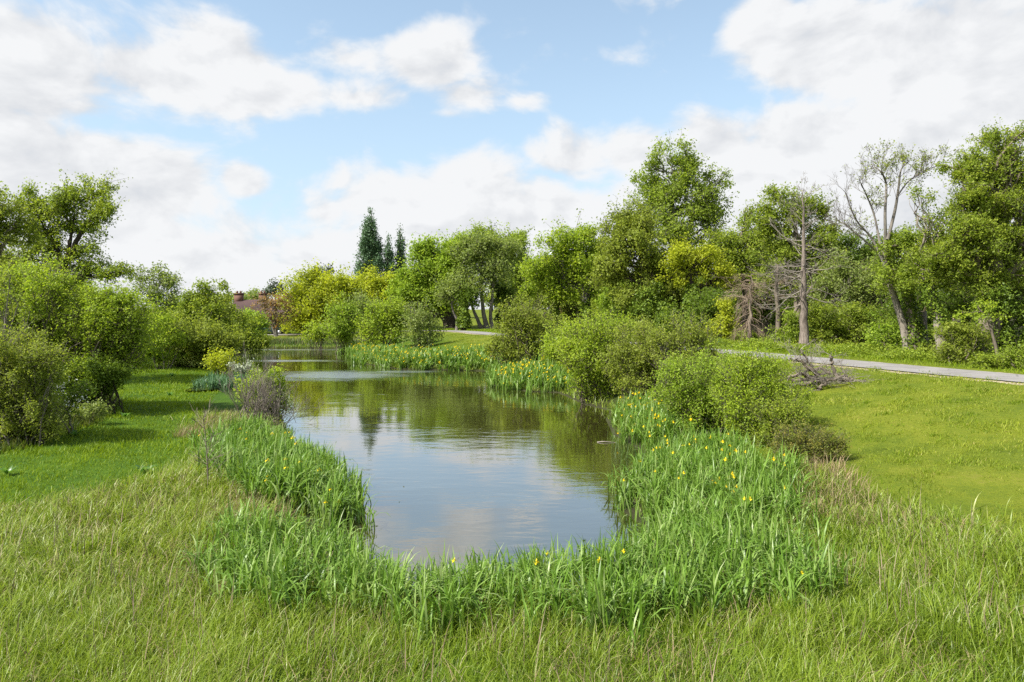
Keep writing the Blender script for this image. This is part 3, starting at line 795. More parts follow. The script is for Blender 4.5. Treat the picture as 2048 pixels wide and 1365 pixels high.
# ------------------------------------------------------------------ trees across the far end
GP = 'tall poplars behind the pond'
def poplar(u, D, top, bot, w, label, seed):
    r = np.random.default_rng(seed); L = []; n = 13
    for i in range(n):
        t = i / (n - 1); v = top + 8 + (bot - top - 8) * t; ww = w * (.16 + .84 * min(1, t * 1.5) ** .8) * (1 if t < .85 else .85)
        L.append((u + r.uniform(-.25, .25) * ww, v, ww * .62, (bot - top) / n * 1.05, r.uniform(-.6, .6)))
        if i > 2:
            for s in (-1, 1): L.append((u + s * ww * r.uniform(.5, .85), v + r.uniform(-6, 6), ww * .34, (bot - top) / n * r.uniform(.9, 1.5), r.uniform(-1, 1)))
    plant('poplar', label, 'tree', u, D, L, 'leaf_poplar', 'bark_grey', r0=.45, lai=2.7, ls=.75, group=GP, upright=.5, up=.1, shag=0, shoots=.03, split=False)
poplar(741, 140, 420, 590, 25, 'tallest of the dark poplars on the skyline', 1)
poplar(777, 140, 468, 590, 9.5, 'short slim poplar in the middle of the skyline three', 2)
poplar(801, 143, 454, 590, 10, 'slim poplar beside the bright green oak on the skyline', 3)

G1 = 'trees beyond the far end of the pond'
def T(name, label, u, D, L, leaf, **k):
    k.setdefault('group', G1); return plant(name, label, 'tree', u, D, L, leaf, **k)

T('copper_tree', 'small copper and orange leaved tree over the parked green car', 553, 85, [(545, 622, 26, 26, 0, .8), (558, 600, 20, 16, 0, .7), (522, 607, 20, 12, 0, .8), (575, 628, 18, 22, 0, .6), (535, 640, 28, 12, 0, .6)], 'leaf_copper', bark='bark_grey', lai=.8, r0=.2, twig=1.6,
  trunk=[[(553, 673), (552, 650), (551, 610)], [(552, 660), (540, 640), (530, 620)]])
T('maple_tree', 'bright green young maple in front of the house wall', 503, 80, [(502, 632, 14, 10), (497, 645, 22, 12), (515, 655, 20, 13), (505, 666, 20, 10)], 'leaf_bright', r0=.15)
T('pine_tree', 'small grey pine peeping above the copper tree', 552, 135, [(551, 574, 11, 9), (545, 586, 12, 8), (558, 586, 10, 8)], 'leaf_pine', r0=.25, bark='bark_dark')
T('pine_tree', 'dark ragged pine top above the golden tree', 650, 135, [(650, 543, 16, 8), (624, 550, 10, 6), (662, 538, 8, 5), (640, 556, 22, 10)], 'leaf_pine', r0=.3, bark='bark_dark', lai=1.8)
T('distant_tree', 'pale rounded treetop behind the house roof', 508, 165, [(505, 597, 22, 10), (490, 604, 20, 10), (525, 604, 18, 8)], 'leaf_grey', r0=.4)
T('distant_tree', 'low pale treetop left of the house chimney', 455, 165, [(455, 598, 20, 9), (440, 604, 20, 10)], 'leaf_olive', r0=.4)
T('hornbeam_tree', 'big golden green tree with pale stems beside the lawn', 612, 90, [(612, 595, 46, 40), (645, 568, 46, 28), (588, 622, 30, 34), (640, 612, 60, 38), (692, 596, 42, 36), (675, 635, 45, 26), (620, 640, 34, 24), (585, 645, 22, 18)], 'leaf_golden', bark='bark_grey', r0=.28, lai=3.0,
  trunk=[[(613, 673), (612, 655), (616, 630), (630, 590)], [(613, 668), (622, 655), (632, 640), (660, 600)]])
T('hornbeam_tree', 'second golden tree under the poplars', 735, 100, [(752, 568, 34, 22), (728, 588, 30, 28), (705, 590, 22, 22), (770, 590, 30, 30), (745, 610, 50, 26), (715, 620, 40, 22)], 'leaf_golden', r0=.35, lai=2.8)
T('oak_tree', 'large bright green oak leaning over the bank with a low limb', 908, 97, [(862, 520, 44, 32), (832, 562, 30, 32), (885, 505, 46, 28), (860, 565, 52, 36), (920, 510, 36, 30), (800, 590, 26, 22), (830, 600, 44, 20), (885, 600, 40, 20), (905, 540, 40, 34), (860, 615, 22, 12)], 'leaf_bright', bark='bark_dark', r0=.85, lai=3.0,
  trunk=[[(908, 656), (902, 640), (893, 615), (880, 560), (870, 520)], [(900, 632), (885, 627), (868, 628), (850, 610), (835, 580)]])
T('alder_tree', 'grey green alder with tall pale twin stems by the path', 970, 94, [(965, 498, 44, 30), (935, 520, 34, 24), (1000, 515, 34, 30), (950, 545, 40, 20), (995, 550, 30, 18), (920, 560, 24, 18)], 'leaf_grey', bark='bark_grey', r0=.36, lai=2.0, twig=1.5,
  trunk=[[(974, 657), (966, 620), (963, 570), (962, 520)], [(984, 655), (981, 620), (986, 575), (975, 530)], [(964, 654), (950, 628), (940, 600), (928, 570)]])
T('alder_tree', 'small soft grey tree with a bent stem beside the oak', 914, 92, [(905, 578, 30, 20), (930, 570, 28, 18), (890, 590, 18, 14), (950, 585, 30, 14)], 'leaf_grey', bark='bark_grey', r0=.22, lai=2.2,
  trunk=[[(914, 657), (913, 640), (905, 618), (903, 590)]])
T('ivy_clad_tree', 'dark ivy covered trunk just right of the leaning oak', 928, 91, [(930, 590, 20, 16), (945, 600, 16, 12)], 'leaf_dark', bark='bark_dark', r0=.3, ivy=[([(928, 655), (927, 630), (930, 600)], 1.0, 2600)])
T('ivy_clad_tree', 'dark ivy mound around a stem behind the alder', 1005, 98, [(1008, 600, 22, 20), (1000, 570, 18, 16), (1015, 628, 22, 18)], 'leaf_ivy', bark='bark_dark', r0=.3, ivy=[([(1008, 655), (1006, 620), (1004, 580)], 1.5, 3000)])
T('maple_tree', 'broad fresh green tree rising behind the alder', 1010, 118, [(1010, 488, 44, 24), (960, 485, 36, 22), (1035, 520, 36, 34), (985, 530, 50, 30), (1050, 560, 34, 30), (925, 505, 30, 24)], 'leaf_fresh', r0=.5, lai=3.0)
T('spruce_tree', 'thin dark spruce tip above the green crowns', 983, 175, [(983, 457, 3.5, 8), (983, 472, 6, 9), (983, 490, 9, 10), (983, 510, 12, 12)], 'leaf_pine', r0=.4, bark='bark_dark')
T('ash_tree', 'yellow green tree with an ivy trunk and one long bare limb', 1172, 76, [(1140, 480, 48, 32), (1100, 520, 42, 36), (1165, 500, 44, 40), (1130, 545, 48, 36), (1190, 540, 34, 36), (1075, 555, 34, 34), (1105, 590, 34, 22), (1160, 585, 34, 20)], 'leaf_yellowgreen', bark='bark_grey', r0=.34, lai=1.9, twig=1.6,
  trunk=[[(1172, 658), (1172, 630), (1170, 600), (1185, 545), (1178, 500)], [(1171, 605), (1155, 585), (1132, 560), (1120, 530)], [(1170, 600), (1162, 565), (1150, 510)]], ivy=[([(1172, 655), (1172, 625), (1171, 598)], .8, 1800)],)
T('ivy_clad_tree', 'ivy wrapped trunk standing left of the yellow green ash', 1110, 78, [(1112, 590, 26, 22), (1095, 570, 22, 20), (1130, 575, 24, 20)], 'leaf_olive', bark='bark_dark', r0=.3, ivy=[([(1110, 656), (1108, 630), (1112, 595)], .9, 2200)])
T('ivy_clad_tree', 'short crooked ivy stump tree below the yellow ash', 1148, 79, [(1150, 630, 14, 12), (1140, 615, 14, 10)], 'leaf_bramble', bark='bark_brown', r0=.3, ivy=[([(1150, 658), (1150, 640), (1155, 620)], .7, 900)])
T('hawthorn_tree', 'small dark stemmed tree on the sunny grass behind the path', 1196, 92, [(1196, 625, 16, 10), (1205, 615, 14, 10)], 'leaf_olive', bark='bark_dark', r0=.14)
T('birch_tree', 'slender fresh leaved birch with a thin pale stem', 1252, 64, [(1240, 585, 36, 20), (1212, 600, 28, 16), (1265, 600, 26, 16), (1225, 572, 24, 14)], 'leaf_bright', bark='bark_pale', r0=.13, lai=2.4,
  trunk=[[(1256, 662), (1251, 630), (1248, 600), (1245, 580)], [(1244, 655), (1243, 625), (1236, 590)]])

# ------------------------------------------------------------------ wood behind the path
G2 = 'trees along the edge of the wood'
def Wd(name, label, u, D, L, leaf, **k):
    k.setdefault('group', G2); return plant(name, label, 'tree', u, D, L, leaf, **k)

Wd('ash_tree', 'tallest pale green ash rising above the middle of the wood', 1350, 66, [(1345, 318, 42, 30), (1325, 370, 46, 36), (1385, 355, 40, 34, 0, .7), (1310, 415, 44, 36), (1372, 410, 50, 40), (1430, 372, 36, 22, 0, .42), (1425, 415, 36, 30, 0, .6), (1330, 465, 56, 44), (1400, 470, 50, 44, 0, .7), (1455, 350, 14, 10, 0, .4), (1300, 340, 18, 14, 0, .6)], 'leaf_fresh', bark='bark_grey', r0=.42, lai=2.0, twig=1.4,
   trunk=[[(1345, 665), (1350, 590), (1345, 500), (1345, 420), (1348, 340)], [(1348, 560), (1370, 480), (1395, 420), (1420, 385)]])
Wd('oak_tree', 'olive green oak with a dark leaning trunk in mid wood', 1335, 58, [(1260, 440, 46, 34), (1228, 490, 36, 44), (1280, 490, 50, 44), (1240, 545, 44, 36), (1300, 545, 46, 34), (1215, 560, 30, 34), (1290, 590, 50, 26), (1245, 600, 30, 16), (1340, 575, 36, 30), (1355, 610, 30, 24)], 'leaf_olive', bark='bark_dark', r0=.42, lai=2.2, twig=1.5,
   trunk=[[(1340, 672), (1330, 610), (1312, 565), (1290, 525), (1268, 490)], [(1325, 595), (1345, 550), (1355, 510)]])
Wd('oak_tree', 'yellow tinted oak with broken white limbs over ivy trunks', 1390, 55, [(1385, 512, 44, 24), (1352, 530, 34, 24), (1420, 530, 36, 24), (1375, 555, 40, 16, 0, .7), (1440, 560, 34, 24)], 'leaf_golden', bark='bark_dark', r0=.36, lai=2.0,
   trunk=[[(1392, 678), (1390, 620), (1384, 570), (1378, 530)], [(1386, 590), (1400, 572), (1425, 570)]], ivy=[([(1392, 676), (1390, 625), (1385, 570)], 1.3, 4500), ([(1340, 672), (1336, 640), (1325, 605)], .9, 2200)])
Wd('ivy_clad_tree', 'dark ivy draped pair of stems under the tall ash', 1300, 56, [(1305, 600, 30, 30), (1290, 630, 26, 24), (1325, 625, 26, 26)], 'leaf_ivy', bark='bark_dark', r0=.25, ivy=[([(1296, 672), (1298, 635), (1300, 600)], 1.0, 2600), ([(1318, 674), (1320, 640), (1318, 605)], .9, 2400)])
Wd('sycamore_tree', 'olive crowned tree left of the dead pine', 1490, 58, [(1500, 470, 34, 30), (1470, 505, 36, 34), (1520, 510, 34, 30), (1485, 550, 46, 30), (1440, 480, 26, 24, 0, .6), (1500, 425, 16, 16, 0, .45), (1440, 520, 30, 26)], 'leaf_oak', r0=.3, lai=2.3, twig=1.4)
Wd('sycamore_tree', 'green crowned tree directly behind the bare dead pine', 1595, 50, [(1575, 415, 46, 30), (1622, 425, 40, 32), (1552, 460, 40, 34), (1640, 475, 36, 34), (1595, 505, 56, 40), (1545, 530, 44, 34), (1650, 530, 34, 34), (1600, 570, 60, 34), (1545, 385, 14, 12, 0, .7)], 'leaf_oak', bark='bark_brown', r0=.35, lai=2.4)
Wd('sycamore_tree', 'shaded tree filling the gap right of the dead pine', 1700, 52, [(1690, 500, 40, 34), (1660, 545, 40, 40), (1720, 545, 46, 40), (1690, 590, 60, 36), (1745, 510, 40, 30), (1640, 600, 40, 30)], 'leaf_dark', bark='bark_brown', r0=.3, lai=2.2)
Wd('willow_tree', 'dull grey green many stemmed sallow behind the path', 1690, 46, [(1690, 560, 50, 44), (1735, 590, 44, 44), (1650, 600, 40, 40), (1700, 620, 60, 30), (1755, 560, 30, 36), (1670, 640, 50, 24), (1740, 640, 40, 24)], 'leaf_grey', bark='bark_brown', shrub=True, r0=.09, lai=1.7, base_spread=2.5, twig=1.5)
Wd('ivy_clad_tree', 'straight ivy clad trunk beside the leaning pale trunk', 1826, 34, [(1820, 490, 48, 30), (1785, 555, 46, 34), (1850, 550, 50, 34), (1780, 505, 34, 28, 0, .7)], 'leaf_fresh', bark='bark_brown', r0=.3, lai=2.1,
   trunk=[[(1830, 712), (1824, 650), (1815, 590), (1815, 540), (1825, 500)]], ivy=[([(1832, 712), (1826, 650), (1814, 575)], .62, 3600)])
Wd('ivy_clad_tree', 'crooked ivy clad trunk left of the darkest wood', 1880, 32, [(1870, 495, 52, 34), (1850, 545, 40, 24), (1900, 545, 46, 30), (1870, 440, 30, 26, 0, .5), (1850, 400, 26, 24, 0, .35)], 'leaf_oak', bark='bark_pale', r0=.28, lai=1.9,
   trunk=[[(1888, 722), (1882, 690), (1876, 640), (1862, 590), (1858, 550), (1866, 500)]], ivy=[([(1884, 668), (1878, 635), (1860, 590), (1858, 550)], .5, 2600)])
Wd('oak_tree', 'massive oak filling the upper right corner', 1965, 31, [(2020, 292, 50, 34), (1975, 330, 50, 34), (1935, 345, 40, 34), (2040, 350, 60, 50), (1985, 385, 60, 40), (1930, 395, 40, 34), (1950, 445, 56, 36), (2010, 440, 60, 44), (1905, 470, 44, 36), (1960, 500, 70, 36), (2045, 500, 60, 50), (2000, 555, 80, 36), (1955, 565, 46, 30), (2060, 420, 50, 50), (2080, 580, 60, 50), (1895, 520, 36, 28)], 'leaf_oak', bark='bark_brown', r0=.5, lai=2.1, twig=1.3,
   trunk=[[(1962, 735), (1966, 660), (1985, 580), (1995, 480), (2010, 380)], [(1970, 620), (2010, 560), (2060, 520)], [(1975, 600), (1950, 540), (1925, 480)]], ivy=[([(1960, 730), (1962, 680), (1966, 620), (1972, 570)], .75, 5200)])
Wd('oak_tree', 'yellowish bough hanging low in the shade of the big oak', 1960, 29, [(1955, 612, 34, 10, 0, .6), (1985, 640, 30, 12, 0, .5), (1925, 625, 20, 8, 0, .6)], 'leaf_yellowgreen', bark='bark_brown', r0=.08, lai=1.4, trunk=[[(2000, 745), (1990, 690), (1975, 640), (1955, 615)]])
Wd('holly_tree', 'very dark evergreen under the massive oak', 2015, 31, [(2020, 650, 40, 50), (1985, 690, 34, 34), (2045, 700, 40, 40), (2000, 610, 40, 34), (1945, 690, 26, 30)], 'leaf_ivy', bark='bark_dark', r0=.2, lai=2.6)

# understorey bushes at the edge of the wood
GU = 'bushes at the foot of the wood'
def bush(name, label, u, D, L, leaf, group, **k):
    k.setdefault('shrub', True); k.setdefault('r0', .05); k.setdefault('base_spread', .9)
    return plant(name, label, 'bush', u, D, L, leaf, group=group, **k)
US = [(1240, 60, 'leaf_dark', 'dark bush behind the slender birch', [(1235, 640, 30, 20), (1265, 650, 24, 16)]),
      (1290, 54, 'leaf_oak', 'bush at the foot of the leaning oak', [(1285, 665, 28, 16), (1315, 668, 26, 16)]),
      (1345, 51, 'leaf_dark', 'shaded bush under the ivy trunks', [(1350, 650, 32, 26), (1380, 665, 28, 18), (1330, 675, 20, 12)]),
      (1410, 49, 'leaf_dark', 'bush right of the ivy draped oak', [(1415, 620, 36, 30), (1400, 660, 34, 24), (1440, 655, 34, 26)]),
      (1440, 46, 'leaf_golden', 'yellow green ivy bush left of the brown dead spruce', [(1447, 620, 12, 24), (1455, 655, 26, 20), (1435, 672, 26, 14)]),
      (1490, 45, 'leaf_oak', 'bush in front of the brown dead spruce', [(1485, 680, 26, 14), (1515, 690, 24, 10)]),
      (1575, 42, 'leaf_fresh', 'fresh bush left of the dead pine trunk', [(1575, 650, 26, 22), (1560, 680, 26, 16), (1590, 680, 20, 16)]),
      (1640, 43, 'leaf_oak', 'bush right behind the dead pine trunk', [(1645, 640, 32, 26), (1665, 665, 30, 24), (1640, 672, 22, 18)]),
      (1705, 43, 'leaf_oak', 'shaded bush left of the leaning pale trunk', [(1700, 640, 36, 24), (1720, 670, 32, 20), (1745, 650, 30, 24)]),
      (1765, 36, 'leaf_bright', 'light green bush in front of the leaning pale trunk', [(1770, 670, 28, 22), (1750, 690, 26, 12), (1790, 690, 24, 14)]),
      (1850, 33, 'leaf_oak', 'bramble bush between the ivy clad trunks', [(1850, 712, 24, 12), (1828, 718, 20, 9), (1866, 705, 14, 10)]),
      (1920, 30, 'leaf_olive', 'thorny bush left of the massive oak trunk', [(1920, 670, 34, 20), (1905, 710, 30, 18), (1940, 715, 26, 16), (1950, 675, 24, 18)]),
      (1990, 28, 'leaf_oak', 'bush at the foot of the massive oak', [(1990, 730, 26, 16), (1965, 730, 20, 16), (2020, 735, 30, 16)]),
      (2045, 27, 'leaf_fresh', 'bush beside the road at the right edge', [(2040, 730, 30, 22), (2070, 720, 34, 34)]),
      (1805, 39, 'leaf_dark', 'dark bush behind the leaning pale trunk', [(1800, 630, 36, 34), (1850, 640, 34, 34), (1830, 600, 30, 26)]),
      (1905, 38, 'leaf_dark', 'shadowy bush behind the crooked ivy trunk', [(1910, 600, 46, 40), (1890, 660, 40, 30), (1950, 640, 40, 34)])]
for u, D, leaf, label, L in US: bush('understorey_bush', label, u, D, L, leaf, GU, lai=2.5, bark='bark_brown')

# deeper wood
GD = 'trees deeper in the wood'
r = np.random.default_rng(5)
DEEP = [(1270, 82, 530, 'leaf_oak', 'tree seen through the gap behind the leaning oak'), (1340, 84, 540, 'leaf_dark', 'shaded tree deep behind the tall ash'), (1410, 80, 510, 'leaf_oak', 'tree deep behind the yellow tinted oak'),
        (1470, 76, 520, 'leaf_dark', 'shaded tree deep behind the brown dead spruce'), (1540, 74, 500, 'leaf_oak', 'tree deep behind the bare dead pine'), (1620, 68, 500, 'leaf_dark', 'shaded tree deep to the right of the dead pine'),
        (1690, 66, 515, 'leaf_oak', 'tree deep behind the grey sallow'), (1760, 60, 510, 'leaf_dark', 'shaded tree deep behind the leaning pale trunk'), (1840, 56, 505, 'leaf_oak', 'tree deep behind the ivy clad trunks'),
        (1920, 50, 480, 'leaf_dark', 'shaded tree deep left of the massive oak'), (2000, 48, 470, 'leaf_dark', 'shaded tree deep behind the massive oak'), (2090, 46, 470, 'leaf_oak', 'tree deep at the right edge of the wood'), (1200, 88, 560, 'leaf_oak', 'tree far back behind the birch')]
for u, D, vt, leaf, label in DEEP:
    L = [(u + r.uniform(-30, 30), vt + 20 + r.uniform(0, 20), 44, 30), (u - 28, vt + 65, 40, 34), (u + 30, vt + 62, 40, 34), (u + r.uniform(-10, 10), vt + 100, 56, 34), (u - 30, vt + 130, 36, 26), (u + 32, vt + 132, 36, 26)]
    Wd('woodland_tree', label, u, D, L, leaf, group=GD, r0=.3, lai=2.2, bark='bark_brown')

# ------------------------------------------------------------------ dead and bare trees
def dead_pine():
    D = 39.0; x = X(1608, D); b = np.array([x, D, gz(x, D) - .05]); rr = rng_of('dead pine')
    root = empty('dead_pine', b, 'bare dead pine with a straight grey trunk beside the path', 'tree')
    top = at(1606, 378, D); n = 16; t = np.linspace(0, 1, n)[:, None]
    P = b + (top - b) * t + rr.normal(size=(n, 3)) * .03; P[0] = b
    R = .27 * (1 - .93 * t[:, 0] ** .9) * (1 + .5 * np.exp(-t[:, 0] * 22))
    W = MB(); W.tubes(P[None], R[None], 12); W.build('trunk', MATS['bark_pine'], root, True).location = tuple(-b)
    out = []
    for i in range(64):
        s = .30 + .68 * (i / 63) ** .9; j = int(s * (n - 1)); p = P[min(j, n - 2)] + (P[min(j, n - 2) + 1] - P[min(j, n - 2)]) * (s * (n - 1) - j if j < n - 1 else 0)
        az = rr.uniform(0, 2 * math.pi); L = (.5 + 2.6 * (1.05 - s) ** .7 * rr.uniform(.12, 1) ** 1.2) * (1.5 if rr.random() < .1 else 1)
        el = .0 + 1.5 * max(0, s - .5) + rr.normal() * .3
        grow(rr, p, (math.cos(az) * math.cos(el), math.sin(az) * math.cos(el), math.sin(el)), L, .04 * (1.25 - s) * rr.uniform(.6, 1.3), 3, out, (2, 5), .6, .18, .16, .5, 6, .55)
    wood(out, 'dead_branches', 'wood_dead', root, b, 4)


def dead_spruce():
    D = 44.0; x = X(1498, D); b = np.array([x, D, gz(x, D) - .05]); rr = rng_of('dead spruce')
    root = empty('dead_spruce', b, 'brown withered spruce with drooping dead twigs left of the dead pine', 'tree')
    top = at(1502, 548, D); n = 10; t = np.linspace(0, 1, n)[:, None]; P = b + (top - b) * t + rr.normal(size=(n, 3)) * .05
    W = MB(); W.tubes(P[None], (.16 * (1 - .8 * t[:, 0]))[None], 8); W.build('trunk', MATS['bark_brown'], root, True).location = tuple(-b)
    out = []; tips = []
    for i in range(75):
        s = rr.uniform(.25, 1); p = P[0] + (P[-1] - P[0]) * s; az = rr.uniform(0, 6.283); L = rr.uniform(.7, 1.6) * (1.25 - .5 * s)
        grow(rr, p, (math.cos(az), math.sin(az), -.25 if s < .8 else .3), L, .018, 2, out, (3, 6), .45, -.55, .12, .5, 6, .55)
    for i in range(34):
        p = at(rr.uniform(1470, 1560), rr.uniform(560, 600), D + rr.uniform(-1, 1)); grow(rr, p, (rr.normal(), rr.normal() * .5, .15), rr.uniform(1, 2.2), .018, 2, out, (3, 5), .5, -.1, .14, .5, 6, .55)
    wood(out, 'dead_twigs', 'needle_brown', root, b, 3)


def forked_trunk():
    D = 42.5; x = X(1553, D); b = np.array([x, D, gz(x, D) - .05]); rr = rng_of('forked')
    root = empty('dead_tree', b, 'forked dead tree with a leaning broken limb next to the dead pine', 'tree')
    out = []
    for pts, r0 in (([(1553, 697), (1556, 660), (1556, 620), (1552, 580), (1556, 530)], .19), ([(1556, 680), (1575, 648), (1592, 620), (1612, 590), (1624, 572)], .13), ([(1556, 640), (1570, 620), (1578, 612)], .08)):
        cp = catmull([at(a, c, D) for a, c in pts], 5); out.append((cp, r0 * (1 - .6 * np.linspace(0, 1, len(cp)))))
    wood(out, 'trunk', 'bark_brown', root, b, 9)
    o2 = []
    for i in range(26):
        p = at(rr.uniform(1548, 1560), rr.uniform(530, 610), D); az = rr.uniform(0, 6.28); grow(rr, p, (math.cos(az), math.sin(az) * .6, .1), rr.uniform(.9, 2.4), .025, 2, o2, (3, 5), .5, 0, .12, .5, 6, .5)
    wood(o2, 'dead_branches', 'wood_dead', root, b, 3)


def bare_tree():
    D = 34.0; x = X(1816, D); b = np.array([x, D, gz(x, D) - .05]); rr = rng_of('bare')
    root = empty('half_bare_tree', b, 'leaning pale trunked tree with a nearly leafless crown against the clouds', 'tree')
    main = [[(1818, 708), (1808, 660), (1795, 615), (1778, 560), (1768, 510), (1775, 470)], [(1775, 545), (1745, 480), (1712, 440), (1690, 385)], [(1772, 500), (1770, 430), (1772, 370), (1762, 345), (1750, 335)], [(1775, 480), (1790, 420), (1797, 375), (1802, 340), (1816, 325)], [(1793, 395), (1820, 360), (1862, 335)], [(1760, 490), (1748, 430), (1730, 385), (1718, 360)], [(1765, 515), (1725, 478), (1690, 450), (1672, 440)]]
    rad = [.2, .07, .085, .085, .045, .06, .055]; out = []; tw = []
    for k, (pts, r0) in enumerate(zip(main, rad)):
        pp = [at(a, c, D + rr.uniform(-.5, .5) * (k > 0)) for a, c in pts]
        if k == 0: pp[0] = b
        cp = catmull(pp, 6); out.append((cp, r0 * (1 - (.45 if k == 0 else .75) * np.linspace(0, 1, len(cp)))))
        if k:
            for i in range(15):
                j = rr.integers(len(cp) // 3, len(cp)); d = cp[j] - cp[max(j - 2, 0)]; d = d / np.linalg.norm(d) + unit(rr, 1)[0] * .8
                grow(rr, cp[j], d, rr.uniform(.45, 1.05), .017, 3, tw, (2, 5), .6, .22, .16, .66, 6, .6)
    wood(out[:1], 'trunk', 'bark_pale', root, b, 9); wood(out[1:], 'limbs', 'bark_grey', root, b, 7); wood(tw, 'branches', 'twig_grey', root, b, 3)
    tips = np.array([p[-1] for p, _ in tw]); tips = tips[rr.random(len(tips)) < .5]; tips = np.concatenate([tips + rr.normal(size=tips.shape) * .08 for _ in range(2)])
    w = tips[:, 0] > X(1780, D) - rr.random(len(tips)) * 2.5
    V, q = leaf_quads(tips[w], .10, rr); mesh('crown', V - b, [q], MATS['leaf_olive'], root, {'rnd': np.repeat(rr.random(w.sum()), 4)})


def stump(name, u, v0, v1, D, r0, label, snag=True):
    b = at(u, v0, D); x = b[0]; b[2] = min(b[2], gz(x, D)) - .05 if v0 > 660 else b[2]; rr = rng_of(label)
    if v0 <= 660: b[2] = gz(x, D) - .05
    root = empty(name, b, label, 'stump', 'broken trunks in the wood'); top = at(u + 1, v1, D); n = 9; t = np.linspace(0, 1, n)
    th = np.arange(14) * 2 * math.pi / 14; V = []
    for i in range(n):
        rr_ = r0 * (1.25 - .35 * t[i]) * (1 + .08 * np.sin(3 * th + 2)) ; c = b + (top - b) * t[i]
        zj = (rr.random(14) * .35 if i == n - 1 else np.zeros(14)) * r0 * 1.6
        V.append(np.stack([c[0] + np.cos(th) * rr_, c[1] + np.sin(th) * rr_, np.full(14, c[2]) + zj], 1))
    V = np.concatenate(V); k = np.arange(14); q = np.concatenate([np.stack([i * 14 + k, i * 14 + (k + 1) % 14, (i + 1) * 14 + (k + 1) % 14, (i + 1) * 14 + k], 1) for i in range(n - 1)])
    mesh('trunk', V - b, [q], MATS['bark_pale'], root, None, True)
    ctr = len(V); Vc = np.concatenate([V[-14:], [top + np.array([0, 0, r0 * .1])]]); mesh('broken_top', Vc - b - np.array([0, 0, .01]), [np.stack([k, (k + 1) % 14, np.full(14, 14)], 1)], MATS['wood_cut'], root)
    if snag:
        cp = catmull([at(u + 6, v1 + 8, D - .1), at(u + 8, v1 - 4, D - .1), at(u + 11, v1 - 15, D - .1)], 5)
        wood([(cp, r0 * .3 * (1 - .5 * np.linspace(0, 1, len(cp))))], 'snag', 'wood_cut', root, b, 7)


dead_pine(); dead_spruce(); forked_trunk(); bare_tree()
stump('broken_trunk', 1841, 690, 626, 35.5, .27, 'tall broken trunk stump with a splintered top beside the ivy')
stump('broken_trunk', 1912, 660, 640, 37, .2, 'pale grey sawn trunk showing above the bramble', False)
stump('broken_trunk', 1945, 655, 634, 38, .2, 'pale trunk end half hidden left of the massive oak', False)


def brush_pile():
    D = 25.0; rr = rng_of('brush'); c = at(1640, 770, D); c[2] = gz(c[0], D); root = empty('brush_pile', c, 'pile of dead branches lying on the lawn near the road', 'branch pile')
    out = []; D0 = D
    spec = [([(1700, 772), (1682, 758), (1668, 745), (1664, 720), (1662, 712)], .075, 0), ([(1692, 768), (1660, 762), (1630, 757), (1600, 748), (1572, 757)], .085, .4), ([(1634, 752), (1622, 735), (1600, 722), (1580, 718)], .07, -.1), ([(1660, 748), (1640, 738), (1610, 745), (1590, 752)], .05, .2),
            ([(1636, 780), (1645, 770), (1670, 758), (1690, 750)], .05, -.6), ([(1600, 770), (1630, 762), (1650, 768)], .05, -.4), ([(1625, 735), (1610, 715), (1600, 700)], .035, .2), ([(1690, 772), (1704, 772)], .09, 0), ([(1575, 758), (1610, 760), (1660, 742)], .06, .8)]
    for pts, r0, dy in spec:
        pp = np.array([at(a, v, D0 + dy) for a, v in pts]); g_ = ground(pp[:, 0], pp[:, 1]); pp[:, 2] = np.maximum(pp[:, 2], g_ + .04)
        cp = catmull(pp, 5); cp[1:-1] += rr.normal(size=(len(cp) - 2, 3)) * .03; out.append((cp, 1.25 * r0 * (1 - .5 * np.linspace(0, 1, len(cp)))))
    wood(out, 'branches', 'bark_brown', root, c, 7)
    tw = []
    for cp, _ in out:
        for i in range(8):
            j = rr.integers(1, len(cp)); d = unit(rr, 1)[0] * np.array([1, .6, .5]) + np.array([-.2, 0, .12]); grow(rr, cp[j], d, rr.uniform(.4, 1.0), .016, 2, tw, (3, 5), .6, -.05, .2, .6, 6, .55)
    for i in range(60):
        p = c + np.array([rr.normal() * .55 + .3, rr.normal() * .4, abs(rr.normal()) * .22 + .08]); grow(rr, p, (rr.normal(), rr.normal() * .6, rr.normal() * .25), rr.uniform(.4, .9), .009, 1, tw, (2, 4), .6, 0, .15, .6, 6, .6)
    tw = [(np.column_stack([p[:, :2], np.maximum(p[:, 2], ground(p[:, 0], p[:, 1]) + .02)]), r_) for p, r_ in tw]
    wood(tw, 'twigs', 'wood_dead', root, c, 3)


brush_pile()

# ------------------------------------------------------------------ left bank trees and bushes
GL = 'trees on the left bank'
def Lt(name, label, u, D, L, leaf, **k):
    k.setdefault('group', GL); return plant(name, label, 'tree', u, D, L, leaf, **k)
Lt('oak_tree', 'tall open crowned oak on the left bank with dead limbs', 100, 36, [(165, 395, 54, 38), (205, 420, 38, 28, 0, .8), (115, 415, 54, 40), (60, 405, 34, 28), (190, 455, 32, 22, 0, .7), (140, 455, 50, 34, 0, .8), (70, 440, 40, 36), (110, 500, 44, 26, 0, .8), (240, 548, 32, 18), (200, 545, 40, 22), (170, 575, 44, 20), (225, 415, 20, 20, 0, .6), (250, 545, 18, 12), (70, 480, 50, 46, 0, .8), (110, 545, 60, 36), (40, 540, 56, 46), (160, 500, 40, 30, 0, .7), (130, 590, 60, 30)], 'leaf_oak', bark='bark_dark', r0=.19, lai=1.6, twig=1.4, split=False,
   trunk=[[(95, 740), (110, 640), (128, 560), (138, 500), (150, 430)], [(120, 590), (150, 560), (195, 555), (240, 552)], [(130, 540), (110, 490), (85, 450)], [(138, 520), (165, 460), (195, 425)]],
   extra=None)
